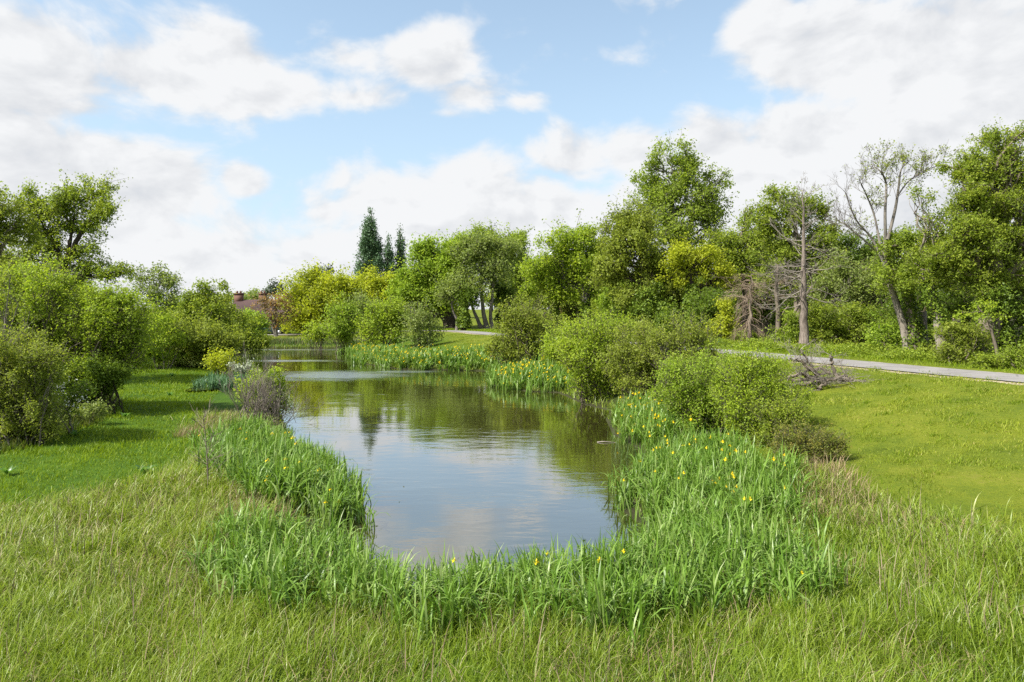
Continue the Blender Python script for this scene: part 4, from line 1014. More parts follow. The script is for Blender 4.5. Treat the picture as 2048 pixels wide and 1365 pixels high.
Lt('sycamore_tree', 'olive tree cut off by the left edge of the view', 5, 33, [(10, 420, 40, 34), (-30, 460, 50, 44), (15, 480, 40, 36), (0, 530, 50, 40), (45, 445, 22, 20), (-40, 560, 60, 50)], 'leaf_olive', bark='bark_brown', r0=.22, lai=1.5, twig=1.3)
Lt('willow_tree', 'wide yellow green sallow spreading over the left bank', 110, 26, [(80, 600, 80, 50), (150, 640, 90, 50), (215, 640, 60, 44), (40, 660, 70, 60), (120, 700, 90, 50), (200, 700, 70, 50), (250, 670, 50, 44), (70, 560, 50, 34, 0, .6), (30, 580, 44, 40, 0, .6), (270, 710, 34, 34), (220, 610, 40, 26, 0, .8), (140, 760, 60, 30), (225, 748, 44, 26), (60, 770, 60, 40), (255, 620, 34, 26, 0, .8)], 'leaf_yellowgreen', bark='bark_brown', shrub=True, r0=.08, lai=2.1, base_spread=2.2, twig=1.6)
Lt('dead_sallow', 'grey leafless twiggy stems at the left edge', 8, 23, [(5, 590, 26, 50, 0, .1), (15, 640, 34, 40, 0, .1)], 'leaf_olive', bark='twig_grey', shrub=True, r0=.05, lai=2.2, base_spread=.8, twig=2.0)
Lt('birch_tree', 'thin half leafed sapling between the sallow and the hawthorn', 318, 55, [(315, 568, 34, 26, 0, .55), (300, 590, 30, 24, 0, .6), (345, 575, 22, 26, 0, .35), (325, 610, 34, 24, 0, .7), (275, 565, 18, 26, 0, .2)], 'leaf_grey', bark='twig_grey', r0=.12, lai=1.8, twig=2.0, upright=.3)
Lt('hawthorn_tree', 'open topped green tree left of the house', 405, 52, [(425, 580, 28, 18, 0, .8), (375, 612, 32, 26), (415, 615, 34, 24), (395, 650, 50, 26), (450, 640, 30, 24, 0, .8), (470, 660, 26, 16)], 'leaf_oak', bark='bark_brown', r0=.16, lai=2.0, twig=1.4)
for u, D, vt, leaf, label in [(255, 80, 628, 'leaf_olive', 'hedgerow tree behind the half leafed sapling'), (345, 84, 622, 'leaf_oak', 'hedgerow tree behind the open topped green tree'), (175, 78, 600, 'leaf_oak', 'hedgerow tree hidden behind the wide sallow'), (60, 76, 590, 'leaf_olive', 'hedgerow tree behind the tall open oak'), (-60, 74, 590, 'leaf_oak', 'hedgerow tree beyond the left edge'), (432, 98, 630, 'leaf_olive', 'hedgerow tree beside the white bay of the house'), (385, 100, 620, 'leaf_grey', 'pale hedgerow tree left of the house')]:
    Lt('hedgerow_tree', label, u, D, [(u, vt + 10, 40, 22), (u - 35, vt + 30, 36, 26), (u + 35, vt + 30, 36, 26), (u, vt + 48, 56, 24)], leaf, group='hedgerow trees behind the left meadow', shrub=True, r0=.12, base_spread=3)
for u, D, vt, leaf, label in [(640, 130, 596, 'leaf_oak', 'background tree behind the golden hornbeam'), (700, 132, 600, 'leaf_olive', 'background tree under the tallest poplar'), (790, 128, 590, 'leaf_oak', 'background tree under the slim poplars'), (1090, 128, 540, 'leaf_oak', 'background tree behind the yellow green ash'), (1180, 122, 530, 'leaf_fresh', 'background tree in front of the flat roofed block'), (1040, 135, 560, 'leaf_oak', 'background tree behind the hawthorn mound'), (870, 135, 585, 'leaf_olive', 'background tree behind the leaning oak')]:
    T('background_tree', label, u, D, [(u, vt + 10, 40, 24), (u - 32, vt + 34, 34, 26), (u + 32, vt + 34, 34, 26), (u, vt + 55, 50, 22)], leaf, r0=.3)
GB = 'bushes along the left bank'
bush('willow_bush', 'dense dull green bush overhanging the far left water edge', 380, 47, [(340, 680, 40, 34), (385, 680, 44, 34), (425, 690, 44, 30), (350, 705, 40, 18), (405, 710, 44, 16), (455, 690, 26, 22)], 'leaf_olive', GB, bark='bark_dark', lai=2.7, r0=.09, base_spread=2)
bush('hazel_bush', 'yellow green bush filling the corner behind the wide sallow', 300, 44, [(285, 645, 40, 34), (318, 680, 34, 28), (270, 690, 34, 28), (300, 712, 40, 16)], 'leaf_yellowgreen', GB, lai=2.2, base_spread=2)
bush('hawthorn_bush', 'dark spreading bush reaching over the water below the house', 478, 60, [(480, 660, 34, 22), (465, 685, 34, 22), (500, 685, 28, 16), (515, 692, 16, 10)], 'leaf_oak', GB, bark='bark_dark', lai=2.3, base_spread=2)
bush('bramble_bush', 'small bright yellow green bush on the meadow edge', 447, 42, [(447, 722, 26, 16), (430, 732, 20, 10), (466, 730, 14, 10)], 'leaf_golden', GB, lai=2.4)
bush('sallow_bush', 'overhanging sallow bush at the left edge with grey lower twigs', 30, 19.5, [(30, 740, 64, 44), (70, 770, 50, 36, 0, .8), (10, 800, 60, 50), (60, 830, 50, 40), (-20, 720, 60, 60), (90, 720, 40, 28, 0, .6), (55, 860, 60, 26), (0, 860, 60, 30), (95, 855, 30, 18)], 'leaf_olive', GB, bark='twig_grey', lai=1.9, twig=2.0, r0=.04, base_spread=1.4)
bush('holly_bush', 'deep green shaded bush between the sallow and the blossom', 185, 25, [(150, 770, 50, 36), (200, 760, 40, 30), (110, 800, 44, 36), (225, 750, 28, 24), (180, 790, 36, 20)], 'leaf_dark', GB, bark='bark_dark', lai=2.5, base_spread=1.6)
bush('blackthorn_bush', 'dark bush with small white blossoms beside the meadow', 125, 21, [(125, 800, 34, 28, 0, .5), (95, 825, 30, 24, 0, .5), (150, 785, 26, 20, 0, .5)], 'leaf_dark', GB, bark='twig_grey', lai=2.0, extra=[('blossom', 'blossom_white', [(120, 775, 14, 24), (95, 830, 34, 18), (140, 800, 44, 26), (75, 820, 18, 16)], 280, .85)])
bush('elder_bush', 'low grey green leafy mound next to the white blossom', 160, 22.5, [(150, 832, 34, 14), (185, 822, 30, 12), (125, 840, 26, 12)], 'leaf_grey', GB, lai=2.3, r0=.02)
bush('gorse_bush', 'yellow green bush behind the leafless grey shrub', 530, 26.5, [(540, 780, 34, 32), (520, 810, 34, 34), (555, 815, 24, 34), (505, 770, 22, 22)], 'leaf_yellowgreen', GB, bark='bark_brown', lai=2.3, r0=.04)

def dead_shrub():
    D = 23.8; x = X(515, D); b = np.array([x, D, gz(x, D) - .05]); rr = rng_of('deadshrub'); root = empty('leafless_shrub', b, 'leafless grey twiggy shrub at the left water edge', 'shrub')
    out = []
    for i in range(30):
        p = b + np.array([rr.normal() * .35, rr.normal() * .3, 0]); p[2] = gz(p[0], p[1]) - .03; az = rr.uniform(0, 6.28); s = rr.uniform(.15, .75)
        grow(rr, p, (math.cos(az) * s, math.sin(az) * s, 1), rr.uniform(1.1, 1.9), .02, 3, out, (2, 5), .5, .15, .08, .55, 6, .6)
    wood(out, 'stems', 'bark_pale', root, b, 4)
    tw = []
    for i in range(40):
        p = b + np.array([rr.normal() * .6 + .3, rr.normal() * .4, rr.uniform(0, .4)]); grow(rr, p, (rr.uniform(-.2, 1), rr.normal() * .4, .35), rr.uniform(.7, 1.4), .009, 2, tw, (2, 4), .5, .1, .1, .6, 6, .6)
    wood(tw, 'twigs', 'twig_grey', root, b, 3)


def whitebeam():
    D = 24.5; x = X(492, D); b = np.array([x, D, gz(x, D) - .05]); rr = rng_of('whitebeam'); root = empty('whitebeam_sapling', b, 'thin sapling topped with silvery white leaves by the leafless shrub', 'sapling')
    out = []; cp = catmull([b, at(497, 800, D), at(493, 765, D), at(488, 745, D)], 5); out.append((cp, .025 * (1 - .6 * np.linspace(0, 1, len(cp)))))
    tips = []
    for (u, v) in ((468, 733), (478, 738), (496, 730), (502, 726), (488, 740), (460, 728)):
        q = catmull([at(489, 748, D), at((489 + u) / 2, (748 + v) / 2 - 2, D), at(u, v, D + rr.uniform(-.2, .2))], 4); out.append((q, .011 * (1 - .6 * np.linspace(0, 1, len(q)))))
        for p in q[3:]: tips.append(p + rr.normal(size=(14, 3)) * .06)
    by = [o for o in out]; wood(by, 'stem', 'bark_grey', root, b, 5); tips = np.concatenate(tips); V, q = leaf_quads(tips, .09, rr); mesh('crown', V - b, [q], MATS['leaf_silver'], root, {'rnd': np.repeat(rr.random(len(tips)), 4)})


def sapling():
    D = 14.6; x = X(417, D); b = np.array([x, D, gz(x, D) - .05]); rr = rng_of('sapling'); root = empty('bare_sapling', b, 'dark bare sapling standing alone in the sedge on the left', 'sapling')
    out = []; cp = catmull([b, at(415, 930, D), at(412, 885, D), at(407, 835, D)], 6); out.append((cp, .02 * (1 - .75 * np.linspace(0, 1, len(cp)))))
    for i in range(26):
        j = rr.integers(4, len(cp)); az = rr.uniform(0, 6.28); grow(rr, cp[j], (math.cos(az), math.sin(az), .6), rr.uniform(.2, .5), .006, 1, out, (2, 5), .5, .2, .1, .6, 6, .6)
    wood(out, 'stem', 'bark_brown', root, b, 4)


dead_shrub(); whitebeam(); sapling()

# ------------------------------------------------------------------ bushes on the right bank
GR = 'bushes along the right bank'
def Rb(name, label, u, D, L, leaf, **k):
    k.setdefault('shoots', .25); k.setdefault('shag', .28); k['lai'] = k.get('lai', 2.2) * .8; k.setdefault('ls', .9); k['twig'] = max(k.get('twig', 1), 1.4); return bush(name, label, u, D, L, leaf, GR, **k)
Rb('willow_bush', 'rounded pale willow bush at the far right bank', 684, 68, [(684, 650, 28, 28), (672, 672, 26, 18), (698, 670, 24, 20), (684, 628, 14, 12)], 'leaf_bright', lai=2.3, upright=.4, bark='bark_brown')
Rb('willow_bush', 'low leafy bush at the far left of the willow row', 634, 74, [(634, 664, 18, 16), (622, 674, 14, 12), (648, 672, 16, 12)], 'leaf_yellowgreen', lai=2.3)
Rb('willow_bush', 'greyer willow bush squeezed between the two pale ones', 728, 72, [(728, 630, 26, 26), (718, 655, 24, 24), (742, 655, 26, 24)], 'leaf_grey', lai=2.2, upright=.3)
Rb('willow_bush', 'widest willow bush above the yellow irises', 772, 64, [(770, 635, 34, 26), (752, 660, 30, 26), (795, 655, 32, 28), (772, 678, 40, 18), (788, 622, 20, 16)], 'leaf_yellowgreen', lai=2.4, upright=.3, r0=.07)
Rb('alder_bush', 'upright thin stemmed young alder in the iris bank', 845, 61, [(843, 632, 24, 24, 0, .8), (838, 660, 30, 26, 0, .8), (858, 665, 24, 24, 0, .8), (845, 688, 26, 14, 0, .6)], 'leaf_grey', lai=1.7, twig=1.6, bark='bark_grey', r0=.06, base_spread=1.2)
Rb('hawthorn_bush', 'light green thorn bush with a patch of white blossom', 1060, 46, [(1055, 640, 44, 30, 0, .8), (1035, 665, 40, 26), (1085, 660, 36, 26), (1055, 695, 50, 26), (1010, 695, 30, 20), (1095, 700, 36, 24), (1000, 712, 24, 14)], 'leaf_olive', lai=2.1, r0=.07, base_spread=1.8, extra=[('blossom', 'blossom_white', [(1080, 684, 20, 9)], 130, .9)])
Rb('hawthorn_bush', 'yellow green bush between the blossom thorn and the big sallow', 1125, 40, [(1120, 690, 28, 30), (1140, 715, 30, 26), (1105, 715, 24, 18)], 'leaf_yellowgreen', lai=2.2)
Rb('sallow_bush', 'large sallow bush standing with its foot in the pond', 1205, 31.5, [(1175, 690, 46, 40), (1220, 680, 44, 40), (1170, 740, 46, 40), (1215, 735, 50, 46), (1200, 780, 46, 30), (1150, 715, 30, 30)], 'leaf_yellowgreen', lai=2.4, r0=.07, base_spread=1.0, bark='bark_brown')
Rb('sallow_bush', 'sallow bush right of the one standing in the pond', 1275, 29, [(1275, 690, 40, 36, 0, .8), (1265, 735, 44, 40), (1300, 745, 40, 36), (1280, 780, 44, 26)], 'leaf_olive', lai=2.3, r0=.06)
Rb('grey_willow_bush', 'thin grey stemmed bush in front of the road', 1380, 27.5, [(1385, 665, 40, 30, 0, .5), (1360, 700, 44, 34, 0, .55), (1410, 700, 36, 34, 0, .6), (1345, 740, 44, 38, 0, .8), (1390, 740, 48, 38, 0, .8), (1325, 700, 34, 30, 0, .6)], 'leaf_olive', lai=2.0, twig=1.9, bark='twig_grey', upright=.3, r0=.05, base_spread=1.2)
Rb('sallow_bush', 'yellow green bush above the second iris clump', 1395, 21.5, [(1390, 775, 56, 48), (1365, 815, 44, 40), (1425, 800, 46, 44), (1400, 840, 46, 26), (1345, 785, 36, 36, 0, .8), (1440, 755, 40, 36, 0, .8), (1450, 810, 44, 44)], 'leaf_bright', lai=2.0, r0=.045)
Rb('sallow_bush', 'broad bush with bare upright shoots at the lawn edge', 1515, 20, [(1490, 770, 44, 40, 0, .8), (1535, 770, 44, 40, 0, .8), (1480, 815, 46, 40), (1540, 820, 50, 40), (1575, 815, 36, 40), (1510, 860, 60, 30), (1570, 860, 40, 28), (1500, 725, 34, 26, 0, .35), (1545, 730, 30, 24, 0, .35)], 'leaf_yellowgreen', lai=2.2, twig=1.5, bark='twig_grey', r0=.045)
Rb('bramble_bush', 'dark green core bush on the shaded side of the broad one', 1570, 18.8, [(1560, 850, 44, 36), (1590, 840, 26, 30), (1540, 885, 50, 22)], 'leaf_oak', lai=2.2, r0=.03)
Rb('bramble_bush', 'low rusty tinted bramble mound at the lawn edge', 1625, 16.6, [(1605, 890, 46, 26), (1648, 895, 38, 24), (1580, 915, 40, 24), (1665, 915, 30, 22), (1625, 918, 50, 26)], 'leaf_bramble', lai=2.6, r0=.02, ls=.85)

# ------------------------------------------------------------------ irises, sedge, meadow, lawn
def iris_bed(name, poly, dens, label, mat='iris_leaf', hm=1.0, wide=1.0, flowers=0, seed=1, segs=6, fsize=.058, spill=.2):
    if max(p[1] for p in poly) < 14.5: poly = near(poly)
    hm *= .88; wide *= .88
    r = np.random.default_rng(seed); cx, cy_ = scatter(poly, dens / 7.4, r)
    keep = vnoise(cx, cy_, .9, seed) > .12; cx, cy_ = cx[keep] + r.normal(size=keep.sum()) * spill, cy_[keep] + r.normal(size=keep.sum()) * spill
    n = 10; x = np.repeat(cx, n) + r.normal(size=len(cx) * n) * .07; y = np.repeat(cy_, n) + r.normal(size=len(cx) * n) * .07
    N = len(x); d = pond_d(x, y); z = np.maximum(ground(x, y), -.12) - .03
    hh = hm * (.62 + .5 * r.random(N) ** .8) * (.85 + .3 * vnoise(x, y, 1.1, seed + 3)) * .98
    W = wide * r.uniform(.020, .035, N) ; az = r.uniform(0, 6.283, N); lean = np.abs(r.normal(size=N)) * .13
    bend = np.where(r.random(N) < .64, r.uniform(1.4, 2.9, N), r.uniform(.05, .8, N)); pw = 2.3
    # leaves at the water side lean out over the water
    V, q = blades(np.stack([x, y, z], 1), hh, W, az, lean, bend, segs, pw, 'iris', r.uniform(-.7, .7, N))
    a = np.clip(np.repeat(r.random(len(cx)), n) * .3 + r.random(N) * .7, 0, 1); a = np.where(r.random(N) < .03, 1, a)
    o = stuff(name, V, q, mat, np.repeat(a, (segs + 1) * 2), label, 'irises')
    if flowers:
        fi = r.integers(0, N, flowers); fp = np.stack([x[fi], y[fi], z[fi] + hm * r.uniform(.5, .93, flowers)], 1)
        Vs, qs = [], []
        n_ = flowers; s = fsize * r.uniform(.7, 1.2, n_)
        for k in range(6):
            aa = r.uniform(0, .5, n_) + k * math.pi / 3; fall = (k % 2 == 0); di = np.stack([np.cos(aa), np.sin(aa), np.full(n_, -.45 if fall else 1.1)], 1)
            L = s * (1.0 if fall else .55); w = s * (.42 if fall else .2); sd = np.stack([-np.sin(aa), np.cos(aa), np.zeros(n_)], 1)
            mid = fp + di * (L * .55)[:, None] + np.array([0, 0, .3]) * (L * (1 if fall else 0))[:, None]; tip = fp + di * L[:, None]
            Vs.append(np.stack([fp, mid + sd * w[:, None], tip, mid - sd * w[:, None]], 1).reshape(-1, 3))
        Vf = np.concatenate(Vs); qf = np.arange(len(Vf)).reshape(-1, 4)
        f = mesh('flowers', Vf, [qf], MATS['iris_petal'], o, {'rnd': np.repeat(r.random(n_ * 6), 4)}); f['kind'] = 'stuff'
    return o


iris_bed('iris_bed', [(-1.2, 9.0), (-.8, 9.35), (.2, 9.65), (.9, 9.55), (1.5, 10.0), (2.1, 10.5), (3.2, 10.9), (4.4, 10.4), (4.6, 8.9), (3.6, 7.9), (2, 7.4), (0, 7.5), (-1.3, 7.6), (-1.9, 8.2)], 210, 'green flag iris belt along the near edge of the pond', seed=11, flowers=6, hm=.98)
iris_bed('iris_bed', [(-1.3, 8.95), (-1.9, 8.1), (-3.0, 7.9), (-4.3, 8.8), (-4.9, 10.2), (-4.7, 11.5), (-3.2, 11.4), (-2.25, 10.25), (-1.7, 9.45)], 210, 'iris leaves left of the notch of open water', seed=12, hm=.92)
iris_bed('iris_bed', [(2.1, 10.5), (2.6, 11.6), (2.6, 13.3), (3.9, 14.2), (4.9, 14), (5.2, 12), (4.8, 10.4), (3.4, 10.6)], 190, 'blue green iris bed on the near right bank', mat='iris_leaf', seed=13, flowers=12, hm=1.0)
iris_bed('iris_bed', [(2.35, 13.8), (2.3, 14.7), (2.8, 16), (3.35, 17.5), (4.0, 19), (5.2, 19.2), (6.0, 17.5), (6.1, 15), (5.5, 13.6), (4, 13.6)], 170, 'flag irises with scattered yellow flowers on the right bank', seed=14, flowers=46, hm=1.0, wide=1.15)
iris_bed('iris_bed', [(4.0, 20.6), (3.7, 23.5), (3.95, 26.5), (4.8, 27.5), (6.0, 25), (6.2, 22), (5.4, 20.6)], 130, 'iris clump with many yellow flowers below the sallow', seed=15, flowers=95, hm=1.05, wide=1.5, fsize=.066, spill=.25)
iris_bed('iris_bed', [(.7, 35.6), (-.9, 38), (-1.2, 41.5), (.2, 43.5), (2.2, 42), (3.3, 38), (3.4, 35)], 75, 'yellow flowering iris point in the middle distance', seed=16, flowers=150, hm=1.05, wide=2.4, segs=4, fsize=.082, spill=.35)
iris_bed('iris_bed', [(-1.2, 47.6), (-5, 48.5), (-8.4, 49.3), (-12, 54.3), (-14.4, 62), (-17.6, 69), (-15.5, 70), (-11.5, 62), (-9, 56), (-5.5, 53.2), (-1, 52.5)], 60, 'long yellow flowering iris bank under the willow bushes', seed=17, flowers=380, hm=1.1, wide=3.0, segs=4, fsize=.10, spill=.4)
iris_bed('iris_bed', [(-1.5, 47.8), (-.4, 45.2), (-.9, 42), (.6, 43), (1.5, 46), (0, 49.5)], 40, 'dark reedy irises in the small inlet', seed=27, flowers=10, hm=.9, wide=2.4, segs=4)
iris_bed('iris_bed', [(-3.2, 13.3), (-3.35, 14.9), (-4.2, 17.0), (-6.0, 19.3), (-7.4, 21.5), (-8.7, 21.6), (-8.3, 18.5), (-6.9, 15.8), (-5.3, 13.9)], 190, 'dense iris clump jutting into the pond on the left', seed=18, flowers=26, hm=1.0, wide=1.2)
iris_bed('iris_bed', [(-13.8, 33), (-13.2, 35.5), (-14.6, 37.5), (-16, 36), (-15.4, 33.5)], 70, 'small bluish iris clump behind the leafless shrub', mat='iris_blue', seed=19, hm=.9, wide=2)


def in_any(x, y, polys):
    m = np.zeros(len(x), bool)
    for p in polys: m |= poly_in(x, y, p)
    return m


def grass(name, x, y, h, w, mat, a, label, cat, r, segs=3, lean=.25, bend=(.2, 1.3), power=1.4, az=None):
    N = len(x); z = ground(x, y) - .02; az = r.uniform(0, 6.283, N) if az is None else az
    V, q = blades(np.stack([x, y, z], 1), h, w, az, np.abs(r.normal(size=N)) * lean, r.uniform(bend[0], bend[1], N), segs, power, 'grass', r.uniform(-.9, .9, N))
    return stuff(name, V, q, mat, np.repeat(a, (segs + 1) * 2), label, cat)


def sedge():
    r = np.random.default_rng(21)
    poly = [(-4.6, 4.8), (-5.4, 7.2), (-8.0, 9.0), (-11, 11), (-9.6, 12.8), (-8.0, 15), (-8.2, 17.5), (-9.5, 21), (-11.5, 25), (-9.5, 25), (-7, 19.5), (-5.5, 14.2), (-3.8, 12.2), (-2.6, 10.6), (-1.6, 9.4), (-.8, 9.2), (.9, 9.4), (2.6, 11), (3.4, 13), (5.6, 15.5), (6.4, 17), (6.6, 16.6), (6.9, 13.9), (7.4, 12.2), (8.0, 10.5), (9.2, 8.5), (12, 6), (12, 4.0), (6, 3.2), (-3, 3.4)]
    x, y = scatter(poly, 1180, r); d = pond_d(x, y)
    m = (d > .1); dist = np.hypot(x, y); m &= r.random(len(x)) < np.clip(9.5 / dist, .35, 1)
    t = vnoise(x, y, .55, 8); t2 = vnoise(x, y, 1.6, 9); m &= r.random(len(x)) < .45 + .75 * t * (.6 + .6 * t2)
    x, y, t, t2, dist = x[m], y[m], t[m], t2[m], dist[m]
    N = len(x); az = 6.28 * vnoise(x, y, 2.8, 61) * 1.3 + r.normal(size=N) * 1.7
    # a part of the blades stands in tussocks and leans outwards
    wild = r.random(N) < .25; x = x + wild * r.normal(size=N) * .5; y = y + wild * r.normal(size=N) * .5; ok_ = pond_d(x, y) > .05; x, y, t, t2, az = x[ok_], y[ok_], t[ok_], t2[ok_], az[ok_]
    cx, cy_ = scatter(poly, 2.4, r); ok = pond_d(cx, cy_) > .4; cx, cy_ = cx[ok], cy_[ok]; n = 46; tx = np.repeat(cx, n); ty = np.repeat(cy_, n); a_ = r.uniform(0, 6.283, len(tx)); q_ = np.abs(r.normal(size=len(tx))) * .09; far = r.random(len(tx)) < np.clip(10 / np.hypot(tx, ty), .3, 1)
    x = np.concatenate([x, (tx + np.cos(a_) * q_)[far]]); y = np.concatenate([y, (ty + np.sin(a_) * q_)[far]]); az = np.concatenate([az, a_[far]]); k_ = np.repeat(r.random(len(cx)), n)[far]; t = np.concatenate([t, .35 + .6 * k_]); t2 = np.concatenate([t2, np.repeat(r.random(len(cx)), n)[far]]); dist = np.hypot(x, y)
    N = len(x); left = ss(-x, 1, 5)
    h = (.25 + .27 * r.random(N)) * (.7 + .5 * t) * (.8 + .35 * t2); w = r.uniform(.006, .0135, N) * np.clip(dist / 8, 1, 2)
    a = np.clip(.1 + .5 * r.random(N) + .25 * (t2 - .4) + .12 * left * r.random(N), 0, 1); dry = r.random(N) < .05 + .12 * left * ss(y, 7, 11) + .10 * ss(x, 4, 6) * ss(y, 10, 13)
    a = np.where(dry, r.uniform(.8, 1, N), a * .78)
    grass('sedge_meadow', x, y, h, w, 'sedge', a, 'tall yellow green sedge across the foreground', 'sedge', r, 4, .22, (.5, 2.7), 1.7, az)
    # brown flower spikes and fallen dead blades
    x, y = scatter(poly, 10, r); m = (pond_d(x, y) > .3) & (vnoise(x, y, 1.3, 71) > .35); x, y = x[m], y[m]; N = len(x)
    grass('sedge_seed_heads', x, y, r.uniform(.4, .75, N), r.uniform(.010, .016, N), 'needle_brown', r.random(N), 'thin brown seed heads standing in the sedge', 'sedge', r, 3, .12, (.05, .6))
    x, y = scatter(poly, 130, r); m = (pond_d(x, y) > .2) & (vnoise(x, y, .9, 72) > .42); x, y = x[m], y[m]; N = len(x)
    grass('dead_thatch', x, y, r.uniform(.25, .6, N), r.uniform(.006, .012, N), 'straw', r.random(N), 'fallen straw coloured blades lying between the sedge', 'dead grass', r, 3, .75, (.6, 1.6))
    # dry undergrowth
    for k, (nm, poly, cnt, lab) in enumerate([('dry_grass', [(-7.6, 21.5), (-8.4, 25), (-10.8, 25.5), (-10.5, 21)], 220, 'dry straw coloured grass around the leafless shrub'), ('dry_grass', [(-3.9, 12.4), (-4.5, 13.8), (-6, 14.6), (-5.8, 13), (-4.8, 11.6)], 260, 'brown withered grass beside the left iris clump'),
                                              ('dry_grass', [(5.5, 12.2), (5.2, 14.4), (6.6, 16.4), (7.6, 16), (7.2, 13.5), (6.3, 12)], 190, 'withered straw grass below the bramble mound')]):
        x, y = scatter(poly, cnt, r); N = len(x)
        grass(nm, x, y, r.uniform(.2, .55, N), r.uniform(.006, .012, N) * 1.5, 'straw', r.random(N), lab, 'dry grass', r, 4, .3, (.3, 1.8))


def meadow():
    r = np.random.default_rng(31)
    poly = [(-7.5, 3), (-5, 4.8), (-5.6, 7.4), (-8.2, 9.2), (-9.2, 12.8), (-7.8, 15.2), (-8.2, 18), (-9.8, 22), (-12.2, 27), (-14.5, 34), (-19.5, 48), (-24, 57), (-27, 57), (-25, 47), (-22, 38), (-19, 30), (-19, 24), (-19, 16), (-22, 10), (-16, 3)]
    x, y = scatter(poly, 560, r); dist = np.hypot(x, y); keep = r.random(len(x)) < np.clip(14 / dist, .22, 1) * (.55 + .6 * vnoise(x, y, .8, 4)); x, y, dist = x[keep], y[keep], dist[keep]; N = len(x)
    t = vnoise(x, y, 1.4, 5); t3 = vnoise(x, y, .5, 6)
    h = (.05 + .12 * r.random(N)) * (.5 + .9 * t * t3 + .3 * t) * 1.15; w = r.uniform(.006, .012, N) * np.clip(dist / 11, 1, 3.2)
    a = np.clip(.75 * r.random(N) + .35 * (t - .5) + .1, 0, 1)
    grass('meadow_grass', x, y, h, w, 'meadow_blade', a, 'lush bright green grass of the left meadow', 'grass', r, 3, .35, (.2, 1.5))
    # darker tufts
    cx, cy_ = scatter(poly, .5, r); n = 34; x = np.repeat(cx, n) + r.normal(size=len(cx) * n) * .2; y = np.repeat(cy_, n) + r.normal(size=len(cx) * n) * .2; N = len(x)
    grass('rush_tufts', x, y, r.uniform(.12, .3, N), r.uniform(.008, .014, N) * np.clip(np.hypot(x, y) / 14, 1, 2.5), 'meadow_blade', r.random(N) * .4, 'darker grass tufts dotted over the left meadow', 'grass tufts', r, 3, .3, (.2, 1.4))
    # weedy margin under the left bushes
    poly2 = [(-20, 14), (-13.6, 15.5), (-13.4, 19), (-13.8, 23), (-16, 28), (-20, 33), (-23, 33), (-22, 24)]
    x, y = scatter(poly2, 260, r); N = len(x)
    grass('weedy_margin', x, y, r.uniform(.15, .45, N), r.uniform(.008, .02, N) * 1.5, 'weed', r.random(N), 'rough weeds below the bushes of the left bank', 'weeds', r, 4, .3, (.3, 1.6))


def lawn():
    r = np.random.default_rng(41)
    poly = [(4.5, 19), (5.5, 17.8), (6.6, 16.6), (6.6, 14.4), (7.2, 12.2), (7.8, 10.5), (9.0, 8.5), (12, 6), (24, 6), (23, 12), (19.5, 18), (16.5, 24.5), (11.5, 36.5), (5.8, 50), (0.5, 62), (-4, 72), (-9, 78), (-12, 72), (-8, 58), (-4, 53), (1.5, 49), (3.2, 42), (4, 36), (6, 30), (6.5, 24)]
    x, y = scatter(poly, 820, r); dist = np.hypot(x, y); t = vnoise(x, y, .6, 14); t2 = vnoise(x, y, 2.3, 15)
    keep = r.random(len(x)) < np.clip(13 / dist, .14, 1) * (.5 + .7 * t); x, y, dist, t, t2 = x[keep], y[keep], dist[keep], t[keep], t2[keep]; N = len(x)
    h = (.045 + .09 * r.random(N)) * (.45 + .95 * t * t) * (.7 + .6 * t2); w = r.uniform(.005, .010, N) * np.clip(dist / 11, 1, 3.6)
    t4 = vnoise(x, y, .9, 77); a = np.clip(.45 * r.random(N) + .55 * (t2 - .45) + .5 * (t4 - .5) + .22, 0, 1); a = np.where(r.random(N) < .07, r.uniform(.75, 1, N), a * .85)
    grass('lawn_grass', x, y, h, w, 'lawn_blade', a, 'short mown yellow green grass between pond and road', 'grass', r, 2, .4, (.3, 1.6))
    cx, cy_ = scatter(poly, 1.0, r); k_ = r.random(len(cx)) < np.clip(18 / np.hypot(cx, cy_), .3, 1) * ss(vnoise(cx, cy_, 3, 19), .2, .7); cx, cy_ = cx[k_], cy_[k_]; n = 42; sp = np.repeat(r.uniform(.06, .22, len(cx)), n); x = np.repeat(cx, n) + r.normal(size=len(sp)) * sp; y = np.repeat(cy_, n) + r.normal(size=len(sp)) * sp; N = len(x)
    grass('lawn_tufts', x, y, r.uniform(.06, .17, N), r.uniform(.006, .012, N) * np.clip(np.hypot(x, y) / 12, 1, 3), 'meadow_blade', r.random(N) * .55, 'longer darker tufts dotted over the mown lawn', 'grass tufts', r, 3, .4, (.3, 1.6))
    # verge along the wood side of the road
    L = catmull(ROADP, 60); T = np.gradient(L[:, :2], axis=0); T /= np.linalg.norm(T, axis=1, keepdims=True); Nn = np.stack([T[:, 1], -T[:, 0]], 1); k = r.integers(0, len(L), 46000); o = r.uniform(1.75, 4.0, len(k)) + vnoise(L[k, 0], L[k, 1], 2.5, 3)
    x = L[k, 0] + Nn[k, 0] * o + r.normal(size=len(k)) * .2; y = L[k, 1] + Nn[k, 1] * o + r.normal(size=len(k)) * .2; N = len(k); dist = np.hypot(x, y)
    edge = ss(o, 1.8, 2.8)
    grass('verge_grass', x, y, (.06 + .28 * r.random(N) * edge) * (.6 + .7 * vnoise(x, y, 1.2, 5)), r.uniform(.008, .014, N) * np.clip(dist / 16, 1, 4), 'meadow_blade', np.clip(r.random(N) * .8 + .2, 0, 1), 'taller green grass on the verge between road and wood', 'grass', r, 3, .3, (.2, 1.4))


